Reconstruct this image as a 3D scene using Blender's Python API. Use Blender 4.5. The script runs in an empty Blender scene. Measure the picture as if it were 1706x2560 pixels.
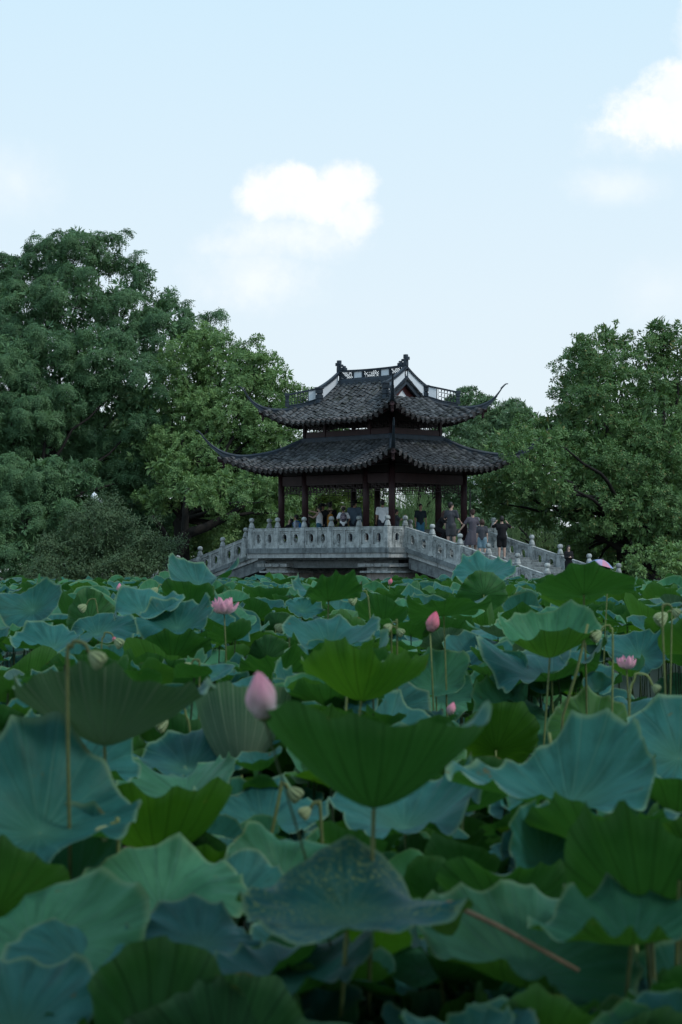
import bpy, bmesh, math, random
import numpy as np
from mathutils import Vector, Matrix, Euler, Quaternion
PI = math.pi
R = math.radians
scene = bpy.context.scene
COL = scene.collection

# ------------------------------------------------------------------ camera
F = 5760.0            # focal length in pixels of the 1706 x 2560 photograph
EYE = 2.0             # eye height above the water (m)
HZ = 1427.0           # row of the horizon
cam_d = bpy.data.cameras.new('camera')
cam = bpy.data.objects.new('camera', cam_d)
COL.objects.link(cam)
cam.location = (0, 0, EYE)
cam.rotation_euler = (R(90), 0, 0)
cam_d.sensor_fit = 'VERTICAL'
cam_d.sensor_height = 36.0
cam_d.sensor_width = 24.0
cam_d.lens = F / 2560 * 36.0
cam_d.shift_y = (HZ - 1280) / 2560
cam_d.clip_start = 0.1
cam_d.clip_end = 6000
cam_d.dof.use_dof = True
cam_d.dof.focus_distance = 80.0
cam_d.dof.aperture_fstop = 6.2
scene.camera = cam
scene.render.resolution_x = 682
scene.render.resolution_y = 1024

# ------------------------------------------------------------------ light
SUN_AZ = R(118)       # compass bearing of the sun from +Y towards +X
SUN_EL = R(48)
world = bpy.data.worlds.new('World')
scene.world = world
world.use_nodes = True
wn = world.node_tree.nodes; wl = world.node_tree.links
wn.clear()


class NT:
    """small helper to write node trees"""
    def __init__(s, tree): s.t = tree
    def node(s, typ, **kw):
        n = s.t.nodes.new(typ)
        for k, v in kw.items():
            if hasattr(n, k): setattr(n, k, v)
        return n
    def link(s, a, b): s.t.links.new(a, b)
    def put(s, sock, v):
        if isinstance(v, bpy.types.NodeSocket): s.link(v, sock)
        elif v is not None: sock.default_value = v
    def math(s, op, a, b=None, c=None, clamp=False):
        n = s.t.nodes.new('ShaderNodeMath'); n.operation = op; n.use_clamp = clamp
        s.put(n.inputs[0], a)
        if b is not None: s.put(n.inputs[1], b)
        if c is not None: s.put(n.inputs[2], c)
        return n.outputs[0]
    def noise(s, vec, scale, detail=4, rough=.55, dist=0.0):
        n = s.t.nodes.new('ShaderNodeTexNoise')
        if vec is not None: s.link(vec, n.inputs['Vector'])
        n.inputs['Scale'].default_value = scale; n.inputs['Detail'].default_value = detail
        n.inputs['Roughness'].default_value = rough; n.inputs['Distortion'].default_value = dist
        return n.outputs[0]
    def ramp(s, v, stops):
        n = s.t.nodes.new('ShaderNodeValToRGB'); s.link(v, n.inputs[0])
        e = n.color_ramp.elements
        while len(e) < len(stops): e.new(0.5)
        for i, (p, c) in enumerate(stops):
            e[i].position = p
            e[i].color = (c, c, c, 1) if isinstance(c, (int, float)) else (*c, 1)
        return n.outputs[0]
    def mix(s, f, a, b, mode='MIX'):
        n = s.t.nodes.new('ShaderNodeMix'); n.data_type = 'RGBA'; n.blend_type = mode
        s.put(n.inputs[0], f)
        s.put(n.inputs[6], (*a, 1) if isinstance(a, tuple) and len(a) == 3 else a)
        s.put(n.inputs[7], (*b, 1) if isinstance(b, tuple) and len(b) == 3 else b)
        return n.outputs[2]
    def smooth(s, v, lo, hi):
        n = s.t.nodes.new('ShaderNodeMapRange'); n.interpolation_type = 'SMOOTHSTEP'
        s.put(n.inputs[0], v); n.inputs[1].default_value = lo; n.inputs[2].default_value = hi
        n.inputs[3].default_value = 0; n.inputs[4].default_value = 1
        return n.outputs[0]


W = NT(world.node_tree)
sky = W.node('ShaderNodeTexSky', sky_type='NISHITA')
sky.sun_disc = False
sky.sun_elevation = SUN_EL
sky.sun_rotation = SUN_AZ
sky.air_density = 1.0
sky.dust_density = 2.0
sky.ozone_density = 3.0
tc = W.node('ShaderNodeTexCoord')
sep = W.node('ShaderNodeSeparateXYZ'); W.link(tc.outputs['Generated'], sep.inputs[0])
dx, dy, dz = sep.outputs
az = W.math('ARCTAN2', dx, dy)
el = W.math('ARCSINE', dz)
# high thin haze turns the whole dome pale
elc = W.math('MAXIMUM', el, 0.0)
hazec = W.ramp(W.math('MULTIPLY', elc, 2.6), [(0.0, (.79, .875, .925)), (.3, (.745, .865, .945)), (.65, (.63, .83, .955)), (1.0, (.52, .75, .94))])
S_HAZE = 11.35
hz_ = W.mix(1.0, hazec, (S_HAZE, S_HAZE, S_HAZE), 'MULTIPLY')
base = W.mix(.86, sky.outputs[0], hz_)
n1 = W.noise(tc.outputs['Generated'], 34, 8, .62)
n2 = W.noise(tc.outputs['Generated'], 120, 7, .6)
nn = W.math('ADD', W.math('MULTIPLY', W.math('SUBTRACT', n1, .5), 1.5), W.math('MULTIPLY', W.math('SUBTRACT', n2, .5), .85))


def cloud(px, py, ax, ay, soft, dens, rag=1.0, flat=1.0):
    u = W.math('DIVIDE', W.math('SUBTRACT', az, (px - 853) / F), ax / F)
    v = W.math('DIVIDE', W.math('SUBTRACT', el, (HZ - py) / F), ay / F)
    d = W.math('SUBTRACT', 1.0, W.math('SQRT', W.math('ADD', W.math('MULTIPLY', u, u), W.math('MULTIPLY', v, v))))
    d = W.math('ADD', d, W.math('MULTIPLY', nn, rag))
    return W.math('MULTIPLY', W.smooth(d, 0.0, soft), dens)


parts = [cloud(690, 500, 122, 84, .6, 1.0, .75), cloud(735, 480, 92, 66, .35, 1.0, .7), cloud(868, 472, 98, 70, .5, 1.0, .65), cloud(800, 505, 142, 86, .6, 1.0, .75), cloud(885, 545, 78, 84, .7, .85, .8), cloud(645, 520, 72, 50, .8, .7, .9), cloud(775, 580, 170, 60, 1.1, .6, .9),
         cloud(725, 600, 235, 85, .9, .62, .7), cloud(640, 700, 220, 120, 1.0, .58, .6), cloud(600, 620, 150, 60, .9, .5, .7),
         cloud(1650, 318, 190, 92, .65, 1.0, .9), cloud(1700, 250, 130, 76, .6, .95, .9), cloud(1740, 120, 60, 150, .8, .8, .8), cloud(1640, 350, 230, 80, 1.1, .6, .8),
         cloud(1530, 485, 170, 65, 1.0, .45, .5), cloud(40, 470, 170, 130, 1.2, .42, .5), cloud(1640, 740, 160, 120, 1.2, .3, .4)]
tot = parts[0]
for p in parts[1:]:
    tot = W.math('MAXIMUM', tot, p)
# the same kind of scattered soft cloud goes on all round the dome
sc = W.math('MULTIPLY', W.smooth(W.noise(tc.outputs['Generated'], 5.0, 6, .55), .56, .75), W.math('MULTIPLY', .6, W.smooth(W.math('ABSOLUTE', az), .25, .5)))
tot = W.math('MAXIMUM', tot, sc)
CL = 10.7
n3 = W.noise(tc.outputs['Generated'], 60, 7, .65)
shade = W.smooth(n3, .40, .62)
ccol = W.mix(shade, (CL * .92, CL * .955, CL * .98), (CL * .98, CL, CL))
col = W.mix(tot, base, ccol)
bg = W.node('ShaderNodeBackground'); W.link(col, bg.inputs[0]); bg.inputs[1].default_value = 0.1
wo = W.node('ShaderNodeOutputWorld'); W.link(bg.outputs[0], wo.inputs[0])

sun_d = bpy.data.lights.new('sun', 'SUN')
sun_d.energy = 1.5
sun_d.angle = R(10)
sun_d.color = (1.0, .96, .9)
sun = bpy.data.objects.new('sun', sun_d); COL.objects.link(sun)
sv = Vector((math.sin(SUN_AZ) * math.cos(SUN_EL), math.cos(SUN_AZ) * math.cos(SUN_EL), math.sin(SUN_EL)))
sun.rotation_euler = sv.to_track_quat('Z', 'Y').to_euler()
sun.location = (30, -10, 40)

vs = scene.view_settings
vs.view_transform = 'Standard'; vs.look = 'None'; vs.exposure = 0.0; vs.gamma = 1.0
vs.use_curve_mapping = False
scene.render.engine = 'CYCLES'
scene.cycles.max_bounces = 6
scene.cycles.diffuse_bounces = 3
scene.cycles.transmission_bounces = 4
scene.cycles.transparent_max_bounces = 8

# ------------------------------------------------------------------ helpers


def P(px, py, Y):
    """the real point that the photograph shows at pixel (px, py) if it is Y metres away"""
    return Vector(((px - 853) / F * Y, Y, EYE + (HZ - py) / F * Y))


def tag(o, label=None, cat=None, group=None, kind=None):
    if label: o['label'] = label
    if cat: o['category'] = cat
    if group: o['group'] = group
    if kind: o['kind'] = kind
    return o


def empty(name, loc=(0, 0, 0), rot=(0, 0, 0), parent=None):
    o = bpy.data.objects.new(name, None)
    o.empty_display_size = .2
    o.location = loc; o.rotation_euler = rot
    COL.objects.link(o)
    if parent: o.parent = parent
    return o


def link_mesh(name, me, parent=None, mw=None):
    o = bpy.data.objects.new(name, me)
    COL.objects.link(o)
    if parent: o.parent = parent
    if mw is not None: o.matrix_local = mw
    return o


class MB:
    def __init__(s): s.v = []; s.f = []; s.m = []
    def add(s, vs_, fs, mi=0, M=None):
        n = len(s.v)
        if M is not None: vs_ = [M @ Vector(v) for v in vs_]
        s.v += [tuple(v) for v in vs_]
        s.f += [tuple(i + n for i in f) for f in fs]
        s.m += [mi] * len(fs)
    def box(s, x0, x1, y0, y1, z0, z1, mi=0, M=None):
        v = [(x0, y0, z0), (x1, y0, z0), (x1, y1, z0), (x0, y1, z0), (x0, y0, z1), (x1, y0, z1), (x1, y1, z1), (x0, y1, z1)]
        s.add([Vector(a) for a in v], [(0, 3, 2, 1), (4, 5, 6, 7), (0, 1, 5, 4), (1, 2, 6, 5), (2, 3, 7, 6), (3, 0, 4, 7)], mi, M)
    def bevbox(s, x0, x1, y0, y1, z0, z1, b=.015, mi=0, M=None):
        """box with its vertical and top edges taken off"""
        def ring(i, z): return [(x0 + i, y0, z), (x1 - i, y0, z), (x1, y0 + i, z), (x1, y1 - i, z), (x1 - i, y1, z), (x0 + i, y1, z), (x0, y1 - i, z), (x0, y0 + i, z)]
        def ring2(i, z): return [(x0 + i * 1.7, y0 + i, z), (x1 - i * 1.7, y0 + i, z), (x1 - i, y0 + i * 1.7, z), (x1 - i, y1 - i * 1.7, z), (x1 - i * 1.7, y1 - i, z), (x0 + i * 1.7, y1 - i, z), (x0 + i, y1 - i * 1.7, z), (x0 + i, y0 + i * 1.7, z)]
        v = ring(b, z0) + ring(b, z1 - b) + ring2(b, z1)
        f = [tuple(range(7, -1, -1)), tuple(range(16, 24))]
        for k in range(2):
            for i in range(8):
                j = (i + 1) % 8
                f.append((k * 8 + i, k * 8 + j, k * 8 + 8 + j, k * 8 + 8 + i))
        s.add([Vector(a) for a in v], f, mi, M)
    def tube(s, pts, rad, n=8, mi=0, cap=True, M=None, flat=None):
        pts = [Vector(p) for p in pts]
        if not hasattr(rad, '__len__'): rad = [rad] * len(pts)
        vs_, fs = [], []
        up = None
        for i, p in enumerate(pts):
            t = (pts[min(i + 1, len(pts) - 1)] - pts[max(i - 1, 0)])
            if t.length < 1e-9: t = Vector((0, 0, 1))
            t.normalize()
            if up is None:
                up = Vector((0, 0, 1)) if abs(t.z) < .9 else Vector((0, 1, 0))
            a = t.cross(up)
            if a.length < 1e-6: a = t.cross(Vector((1, 0, 0)))
            a.normalize(); b = a.cross(t).normalized(); up = b
            for k in range(n):
                w = 2 * PI * k / n
                fx = flat if flat else 1.0
                vs_.append(p + a * math.cos(w) * rad[i] * fx + b * math.sin(w) * rad[i])
        for i in range(len(pts) - 1):
            for k in range(n):
                j = (k + 1) % n
                fs.append((i * n + k, i * n + j, (i + 1) * n + j, (i + 1) * n + k))
        if cap:
            fs.append(tuple(range(n - 1, -1, -1))); fs.append(tuple(range((len(pts) - 1) * n, len(pts) * n)))
        s.add(vs_, fs, mi, M)
    def lathe(s, prof, n=12, mi=0, M=None, cap=True, sq=0.0, fx=1, fy=1):
        vs_, fs = [], []
        for r, z in prof:
            for k in range(n):
                w = 2 * PI * k / n
                q = 1.0
                if sq: q = 1 / max(abs(math.cos(w)), abs(math.sin(w))) * sq + (1 - sq)
                vs_.append(Vector((math.cos(w) * r * q * fx, math.sin(w) * r * q * fy, z)))
        for i in range(len(prof) - 1):
            for k in range(n):
                j = (k + 1) % n
                fs.append((i * n + k, i * n + j, (i + 1) * n + j, (i + 1) * n + k))
        if cap:
            fs.append(tuple(range(n - 1, -1, -1))); fs.append(tuple(range((len(prof) - 1) * n, len(prof) * n)))
        s.add(vs_, fs, mi, M)
    def ball(s, c, r, n=10, m=7, mi=0, M=None, sc=(1, 1, 1)):
        prof = [(math.sin(PI * i / m), -math.cos(PI * i / m)) for i in range(m + 1)]
        prof[0] = (.02, -1); prof[-1] = (.02, 1)
        MM = Matrix.Translation(Vector(c)) @ Matrix.Diagonal((r * sc[0], r * sc[1], r * sc[2], 1))
        if M is not None: MM = M @ MM
        s.lathe(prof, n, mi, MM)
    def mesh(s, name, mats, smooth=False):
        me = bpy.data.meshes.new(name)
        me.from_pydata(s.v, [], s.f)
        mats = mats if isinstance(mats, (list, tuple)) else [mats]
        for m in mats: me.materials.append(m)
        if len(mats) > 1: me.polygons.foreach_set('material_index', s.m)
        if smooth: me.polygons.foreach_set('use_smooth', [True] * len(me.polygons))
        me.update()
        return me
    def build(s, name, mats, parent=None, smooth=False, mw=None):
        return link_mesh(name, s.mesh(name, mats, smooth), parent, mw)


def np_mesh(name, verts, faces, mats, smooth=False, uv=None, mi=None, attr=None):
    """verts (n,3), faces (m,k) numpy arrays"""
    me = bpy.data.meshes.new(name)
    nv = len(verts); nf, k = faces.shape
    me.vertices.add(nv); me.vertices.foreach_set('co', np.ascontiguousarray(verts, dtype=np.float32).ravel())
    me.loops.add(nf * k); me.loops.foreach_set('vertex_index', np.ascontiguousarray(faces, dtype=np.int32).ravel())
    me.polygons.add(nf)
    me.polygons.foreach_set('loop_start', np.arange(0, nf * k, k, dtype=np.int32))
    for m in (mats if isinstance(mats, (list, tuple)) else [mats]): me.materials.append(m)
    if mi is not None: me.polygons.foreach_set('material_index', np.ascontiguousarray(mi, dtype=np.int32))
    if smooth: me.polygons.foreach_set('use_smooth', np.ones(nf, dtype=bool))
    if uv is not None:
        l = me.uv_layers.new(name='UVMap'); l.data.foreach_set('uv', np.ascontiguousarray(uv, dtype=np.float32).ravel())
    if attr is not None:
        for an, av in attr.items():
            a = me.attributes.new(an, 'FLOAT', 'POINT'); a.data.foreach_set('value', np.ascontiguousarray(av, dtype=np.float32))
    me.update(calc_edges=True)
    me.validate()
    return me


# ------------------------------------------------------------------ materials
def new_mat(name):
    m = bpy.data.materials.new(name); m.use_nodes = True
    m.node_tree.nodes.clear()
    T = NT(m.node_tree)
    out = T.node('ShaderNodeOutputMaterial')
    return m, T, out


def simple(name, colr, rough=.6, var=.15, scale=8.0, bump=0.0, spec=.4, dark=None, obj=True, rnd=0.0):
    """principled surface whose colour wanders with noise (object space)"""
    m, T, out = new_mat(name)
    tcn = T.node('ShaderNodeTexCoord')
    vec = tcn.outputs['Object']
    n = T.noise(vec, scale, 6, .6)
    c0 = tuple(x * (1 - var) for x in colr); c1 = tuple(min(1, x * (1 + var)) for x in colr)
    c = T.ramp(n, [(.3, c0), (.7, c1)])
    if dark is not None:
        n2 = T.noise(vec, scale * .35, 7, .7)
        c = T.mix(T.smooth(n2, .5, .72), c, dark)
    if rnd:
        oi = T.node('ShaderNodeObjectInfo')
        hv = T.node('ShaderNodeHueSaturation'); T.link(c, hv.inputs['Color'])
        T.link(T.math('MULTIPLY_ADD', oi.outputs['Random'], 2 * rnd, 1 - rnd), hv.inputs['Value'])
        c = hv.outputs[0]
    b = T.node('ShaderNodeBsdfPrincipled'); T.link(c, b.inputs['Base Color'])
    b.inputs['Roughness'].default_value = rough
    b.inputs['Specular IOR Level'].default_value = spec
    if bump:
        bn = T.node('ShaderNodeBump'); bn.inputs['Strength'].default_value = bump; bn.inputs['Distance'].default_value = .02
        T.link(T.noise(vec, scale * 3, 6, .65), bn.inputs['Height']); T.link(bn.outputs[0], b.inputs['Normal'])
    T.link(b.outputs[0], out.inputs[0])
    return m


def stone(name, light=(.50, .53, .52), mid=(.25, .275, .275), dark=(.045, .055, .055), moss=0.2, sc=1.0):
    """weathered granite: mottled, with dark rain streaks running down and lichen blotches (world space)"""
    m, T, out = new_mat(name)
    g = T.node('ShaderNodeNewGeometry')
    pos = g.outputs['Position']
    fine = T.noise(pos, 26 * sc, 5, .7)
    mid_n = T.noise(pos, 3.5 * sc, 7, .65)
    c = T.mix(T.smooth(mid_n, .35, .62), mid, light)
    c = T.mix(T.math('MULTIPLY', T.smooth(fine, .42, .7), .45), c, tuple(x * .55 for x in mid))
    mp = T.node('ShaderNodeMapping'); T.link(pos, mp.inputs[0]); mp.inputs['Scale'].default_value = (5, 5, .55)
    st = T.noise(mp.outputs[0], 1.0 * sc, 7, .7)
    blot = T.noise(pos, 1.3 * sc, 6, .7)
    k = T.math('MULTIPLY', T.smooth(st, .48, .66), T.smooth(blot, .38, .6))
    c = T.mix(T.math('MULTIPLY', k, .8), c, dark)
    if moss:
        mo = T.noise(pos, 2.2 * sc, 6, .7)
        c = T.mix(T.math('MULTIPLY', T.smooth(mo, .55, .7), moss), c, (.07, .095, .05))
    b = T.node('ShaderNodeBsdfPrincipled'); T.link(c, b.inputs['Base Color'])
    b.inputs['Roughness'].default_value = .88; b.inputs['Specular IOR Level'].default_value = .25
    bn = T.node('ShaderNodeBump'); bn.inputs['Strength'].default_value = .5; bn.inputs['Distance'].default_value = .015
    T.link(T.noise(pos, 30, 7, .7), bn.inputs['Height']); T.link(bn.outputs[0], b.inputs['Normal'])
    T.link(b.outputs[0], out.inputs[0])
    return m


def leafmat(name, c0, c1, trans=.25, tc_=(.09, .16, .03), rough=.55, clump=.35, spec=.3, cold=None):
    """tree foliage: every leaf its own tone, clumps of lighter and darker growth"""
    m, T, out = new_mat(name)
    g = T.node('ShaderNodeNewGeometry')
    rpi = g.outputs['Random Per Island']
    n = T.noise(g.outputs['Position'], clump, 5, .6)
    f = T.math('ADD', T.math('MULTIPLY', rpi, .55), T.math('MULTIPLY', T.smooth(n, .35, .65), .45))
    c = T.mix(f, c0, c1)
    if cold: c = T.mix(T.math('GREATER_THAN', T.math('FRACT', T.math('MULTIPLY', rpi, 37.0)), .965), c, cold)
    b = T.node('ShaderNodeBsdfPrincipled'); T.link(c, b.inputs['Base Color'])
    b.inputs['Roughness'].default_value = rough; b.inputs['Specular IOR Level'].default_value = spec
    t = T.node('ShaderNodeBsdfTranslucent'); t.inputs[0].default_value = (*tc_, 1)
    mx = T.node('ShaderNodeMixShader'); mx.inputs[0].default_value = trans
    T.link(b.outputs[0], mx.inputs[1]); T.link(t.outputs[0], mx.inputs[2])
    T.link(mx.outputs[0], out.inputs[0])
    return m


M = {}
M['stone'] = stone('bridge_stone')
M['stone_light'] = stone('pale_beam_stone', (.46, .48, .47), (.32, .34, .34), (.08, .085, .085), .08)
M['stone_dark'] = stone('dark_stone', (.22, .25, .255), (.13, .15, .155), (.03, .035, .04), .3)  # darker tone for copings, decks and steps
M['stone_warm'] = stone('pier_stone', (.40, .36, .33), (.27, .25, .235), (.06, .06, .06), .1)
M['lacquer'] = simple('oxblood_lacquer', (.034, .015, .017), .5, .3, 3.0, 0, .25)
M['lacquer_red'] = simple('gable_red', (.12, .035, .036), .6, .2, 3.0)
M['fret'] = simple('dark_fret_wood', (.028, .014, .014), .5, .3, 5.0)
M['ceiling'] = simple('ceiling_wood', (.02, .012, .012), .7, .3, 3.0)
M['ridge'] = simple('grey_ridge_plaster', (.030, .043, .058), .62, .35, 2.5, .3, .35, dark=(.018, .022, .028))
M['white'] = simple('white_plaster', (.68, .72, .76), .8, .06, 6.0)
M['tile'] = simple('grey_clay_tile', (.052, .057, .062), .72, .5, 5.0, .4, .35, dark=(.018, .02, .021), rnd=.35)
M['pan'] = simple('pan_tile', (.035, .038, .04), .8, .4, 6.0, .3, .3)
M['eave_tile'] = simple('eave_tile_clay', (.082, .076, .076), .75, .4, 9.0, .3, .3, rnd=.3)
M['bark'] = simple('dark_bark', (.015, .014, .012), .9, .4, 6.0, .6, .2)
M['camphor'] = leafmat('camphor_leaf', (.080, .165, .062), (.235, .38, .135), .25, (.15, .26, .05))
M['camphor_dark'] = leafmat('dark_camphor_leaf', (.052, .120, .046), (.160, .285, .098), .22, (.11, .20, .04), cold=(.2, .2, .07))
M['wingnut'] = leafmat('wingnut_leaf', (.046, .120, .058), (.145, .275, .118), .22, (.10, .19, .05))
M['bush'] = leafmat('bush_leaf', (.048, .095, .046), (.120, .190, .085), .15, (.08, .13, .04))
M['willow'] = leafmat('willow_leaf', (.11, .20, .09), (.22, .34, .15), .3, (.2, .3, .1), clump=.8)
M['far_leaf'] = leafmat('far_leaf', (.075, .15, .075), (.155, .26, .12), .2, (.10, .17, .05))
M['bright_leaf'] = leafmat('bright_leaf', (.06, .12, .03), (.14, .21, .05), .3, (.16, .22, .04), clump=.8)

# ------------------------------------------------------------------ water and ground
m, T, out = new_mat('pond_water')
b = T.node('ShaderNodeBsdfPrincipled'); b.inputs['Base Color'].default_value = (.008, .013, .010, 1)
b.inputs['Roughness'].default_value = .28; b.inputs['Specular IOR Level'].default_value = .3
bn = T.node('ShaderNodeBump'); bn.inputs['Strength'].default_value = .25; bn.inputs['Distance'].default_value = .03
gg = T.node('ShaderNodeNewGeometry'); T.link(T.noise(gg.outputs['Position'], 4.0, 3), bn.inputs['Height'])
T.link(bn.outputs[0], b.inputs['Normal']); T.link(b.outputs[0], out.inputs[0])
M['water'] = m
w = MB(); w.add([(-400, -60, 0), (400, -60, 0), (400, 400, 0), (-400, 400, 0)], [(0, 1, 2, 3)])
tag(w.build('water', M['water']), kind='structure')
M['soil'] = simple('bank_soil', (.035, .04, .022), .95, .4, 1.2, .5)
# the far bank: one terrain sheet that dips under the pond and runs on to the horizon
xs = np.concatenate([np.linspace(-1500, -60, 10), np.linspace(-50, 50, 51), np.linspace(60, 1500, 10)])
ys = np.concatenate([np.linspace(-300, 60, 8), np.linspace(66, 150, 43), np.linspace(170, 3000, 14)])


def bank_z(x, y):
    # shoreline: land comes forward on the right by the end of the ramp and on the left under the trees
    sh = 104.0
    if x > 7: sh = 104 - min(1, (x - 7) / 4) * 17
    if x < -6: sh = 104 - min(1, (-6 - x) / 4) * 9
    d = y - sh + .8 * math.sin(x * .7)
    return -1.2 + 2.0 / (1 + math.exp(-d * .9)) + .25 * math.sin(x * .31) * math.cos(y * .23)


vv = np.array([(x, y, bank_z(x, y) if (abs(x) < 60 and 60 < y < 160) else (.8 if y > 105 else -1.2)) for y in ys for x in xs])
nx_ = len(xs)
ff = np.array([(j * nx_ + i, j * nx_ + i + 1, (j + 1) * nx_ + i + 1, (j + 1) * nx_ + i) for j in range(len(ys) - 1) for i in range(nx_ - 1)])
tag(link_mesh('ground', np_mesh('ground', vv, ff, M['soil'], True)), kind='structure')
# ------------------------------------------------------------------ bridge frame
CX, CY = 1.286, 95.78                 # centre of the pavilion on the ground plan
FRAME = Matrix.Translation((CX, CY, EYE)) @ Matrix.Rotation(R(-45), 4, 'Z')   # local z = 0 at eye height
FROT = (0, 0, R(-45))


def frame_root(name): return empty(name, (CX, CY, EYE), FROT)


def loc_from_px(px, yl):
    """local x on the line y = yl that the photograph shows in column px"""
    k = (px - 853) / F; s = math.sqrt(.5)
    # CX + s x + s yl = k (CY - s x + s yl)
    return (k * (CY + s * yl) - CX - s * yl) / (s * (1 + k))


SX, SY = 3.935, 3.16                  # half size of the platform between post centres
RY = 2.15                             # ramp balustrade lines
BASE = .93                            # foot of the balustrade


def ramp_drop(x):
    d = max(0, abs(x) - SX)
    return .205 * d + .055 * d * (1 - math.exp(-d)) - .0 if d < 20 else 4


def floor_z(x, y=0):
    d = abs(x) - 4.35
    if d <= 0: return 1.12
    return 1.12 - .245 * d


bridge = frame_root('stone_bridge')
tag(bridge, 'arched grey granite footbridge with carved balustrades, carrying the pavilion', 'bridge')


def hole_pts(n=28):
    """outline of the begonia shaped opening, notched at its flanks"""
    pts = []
    for i in range(n):
        a = 2 * PI * i / n
        c, s_ = math.cos(a), math.sin(a)
        r = (abs(c) ** 2.6 + abs(s_) ** 2.6) ** (-1 / 2.6)
        r *= 1 - .07 * max(0, math.cos(4 * (a - PI / 4))) ** 4
        pts.append((.122 * r * c, .172 * r * s_))
    return pts


def panel_parts(L, slope):
    """one bay between two posts: frame, and two pierced infill slabs; local x 0..L, z 0 = foot, sheared by slope"""
    H = .80
    Sh = Matrix(((1, 0, 0, 0), (0, 1, 0, 0), (slope, 0, 1, 0), (0, 0, 0, 1)))
    fr = MB()
    fr.box(0, L, -.070, .070, .70, H, 0, Sh)            # rail
    fr.box(0, L, -.085, .085, H, H + .03, 0, Sh)
    fr.box(0, L, -.062, .062, 0, .13, 0, Sh)            # sill
    for x in (0.0, L / 2 - .06, L - .07):
        fr.box(x, x + (.12 if x == L / 2 - .06 else .07), -.068, .068, .13, .70, 0, Sh)
    inf = []
    for x0, x1 in ((.07, L / 2 - .06), (L / 2 + .06, L - .07)):
        mb = MB()
        cx, cz = (x0 + x1) / 2, .40
        z0, z1 = .13, .70
        # top groove bar
        mb.box(x0 + .03, x1 - .03, -.055, -.026, .615, .66, 0, Sh)
        mb.box(x0 + .03, x0 + .06, -.045, -.026, .16, .60, 0, Sh); mb.box(x1 - .06, x1 - .03, -.045, -.026, .16, .60, 0, Sh)
        hp = hole_pts()
        n = len(hp)
        hw, hh = (x1 - x0) / 2, (z1 - z0) / 2
        outer = []
        for i in range(n):
            a = 2 * PI * i / n
            c, s_ = math.cos(a), math.sin(a)
            k = min(hw / abs(c) if abs(c) > 1e-6 else 9, hh / abs(s_) if abs(s_) > 1e-6 else 9)
            outer.append((c * k, s_ * k + (z0 + z1) / 2 - cz))
        midr = [(p[0] * 1.22, p[1] * 1.15) for p in hp]
        v = []
        for y, oy in ((-.026, -.026), (.026, .026)):
            for p in outer: v.append((cx + p[0], oy, cz + p[1]))
            for p in midr: v.append((cx + p[0], oy * 1.0, cz + p[1]))
            for p in hp: v.append((cx + p[0], oy * (1.7), cz + p[1]))
        f = []
        for i in range(n):
            j = (i + 1) % n
            f.append((i, j, n + j, n + i)); f.append((n + i, n + j, 2 * n + j, 2 * n + i))
            o = 3 * n
            f.append((o + j, o + i, o + n + i, o + n + j)); f.append((o + n + j, o + n + i, o + 2 * n + i, o + 2 * n + j))
            f.append((2 * n + i, 2 * n + j, o + 2 * n + j, o + 2 * n + i))
        mb.add([Vector(a) for a in v], f, 0, Sh)
        # little scroll teeth reaching into the opening from its left edge
        for dz in (-.055, .01, .07):
            mb.box(cx - .125, cx - .068 - abs(dz) * .1, -.03, .03, cz + dz - .012, cz + dz + .012, 0, Sh)
        inf.append(mb)
    return fr, inf


post_mb = MB()
post_mb.lathe([(.118, 0), (.118, .80), (.105, .815), (.105, .83), (.118, .845)], 16, 0, None, True, .86)
post_mb.lathe([(.112, .845), (.128, .87), (.126, .90), (.108, .93), (.112, .95), (.098, 1.0), (.070, 1.06), (.058, 1.085), (.062, 1.095), (.078, 1.10)], 16)
post_mb.lathe([(.06, 1.10), (.095, 1.115), (.110, 1.15), (.108, 1.20), (.088, 1.245), (.04, 1.268), (.002, 1.272)], 16)
post_me = post_mb.mesh('balustrade_post', M['stone'], False)
for p_ in post_me.polygons:
    p_.use_smooth = p_.center.z > .85
recess = MB()  # raised border on the post faces

panel_cache = {}


def add_post(x, y, z, rz=0):
    o = link_mesh('balustrade_post', post_me, bridge)
    o.location = (x, y, z); o.rotation_euler = (0, 0, rz)
    return o


def add_panel(p0, p1):
    """bay between the posts standing at p0 and p1"""
    p0, p1 = Vector(p0), Vector(p1)
    d = Vector((p1.x - p0.x, p1.y - p0.y, 0)); Lf = d.length; d.normalize()
    L = Lf - .22
    sl = (p1.z - p0.z) / Lf
    key = (round(L, 2), round(sl, 2))
    if key not in panel_cache:
        fr, inf = panel_parts(L, sl)
        panel_cache[key] = (fr.mesh('balustrade_panel', M['stone']), [i.mesh('pierced_slab', M['stone']) for i in inf])
    fm, im = panel_cache[key]
    o = link_mesh('balustrade_panel', fm, bridge)
    st = p0 + d * .11
    o.location = (st.x, st.y, p0.z + sl * .11)
    o.rotation_euler = (0, 0, math.atan2(d.y, d.x))
    for k in im: link_mesh('pierced_slab', k, o)


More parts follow.
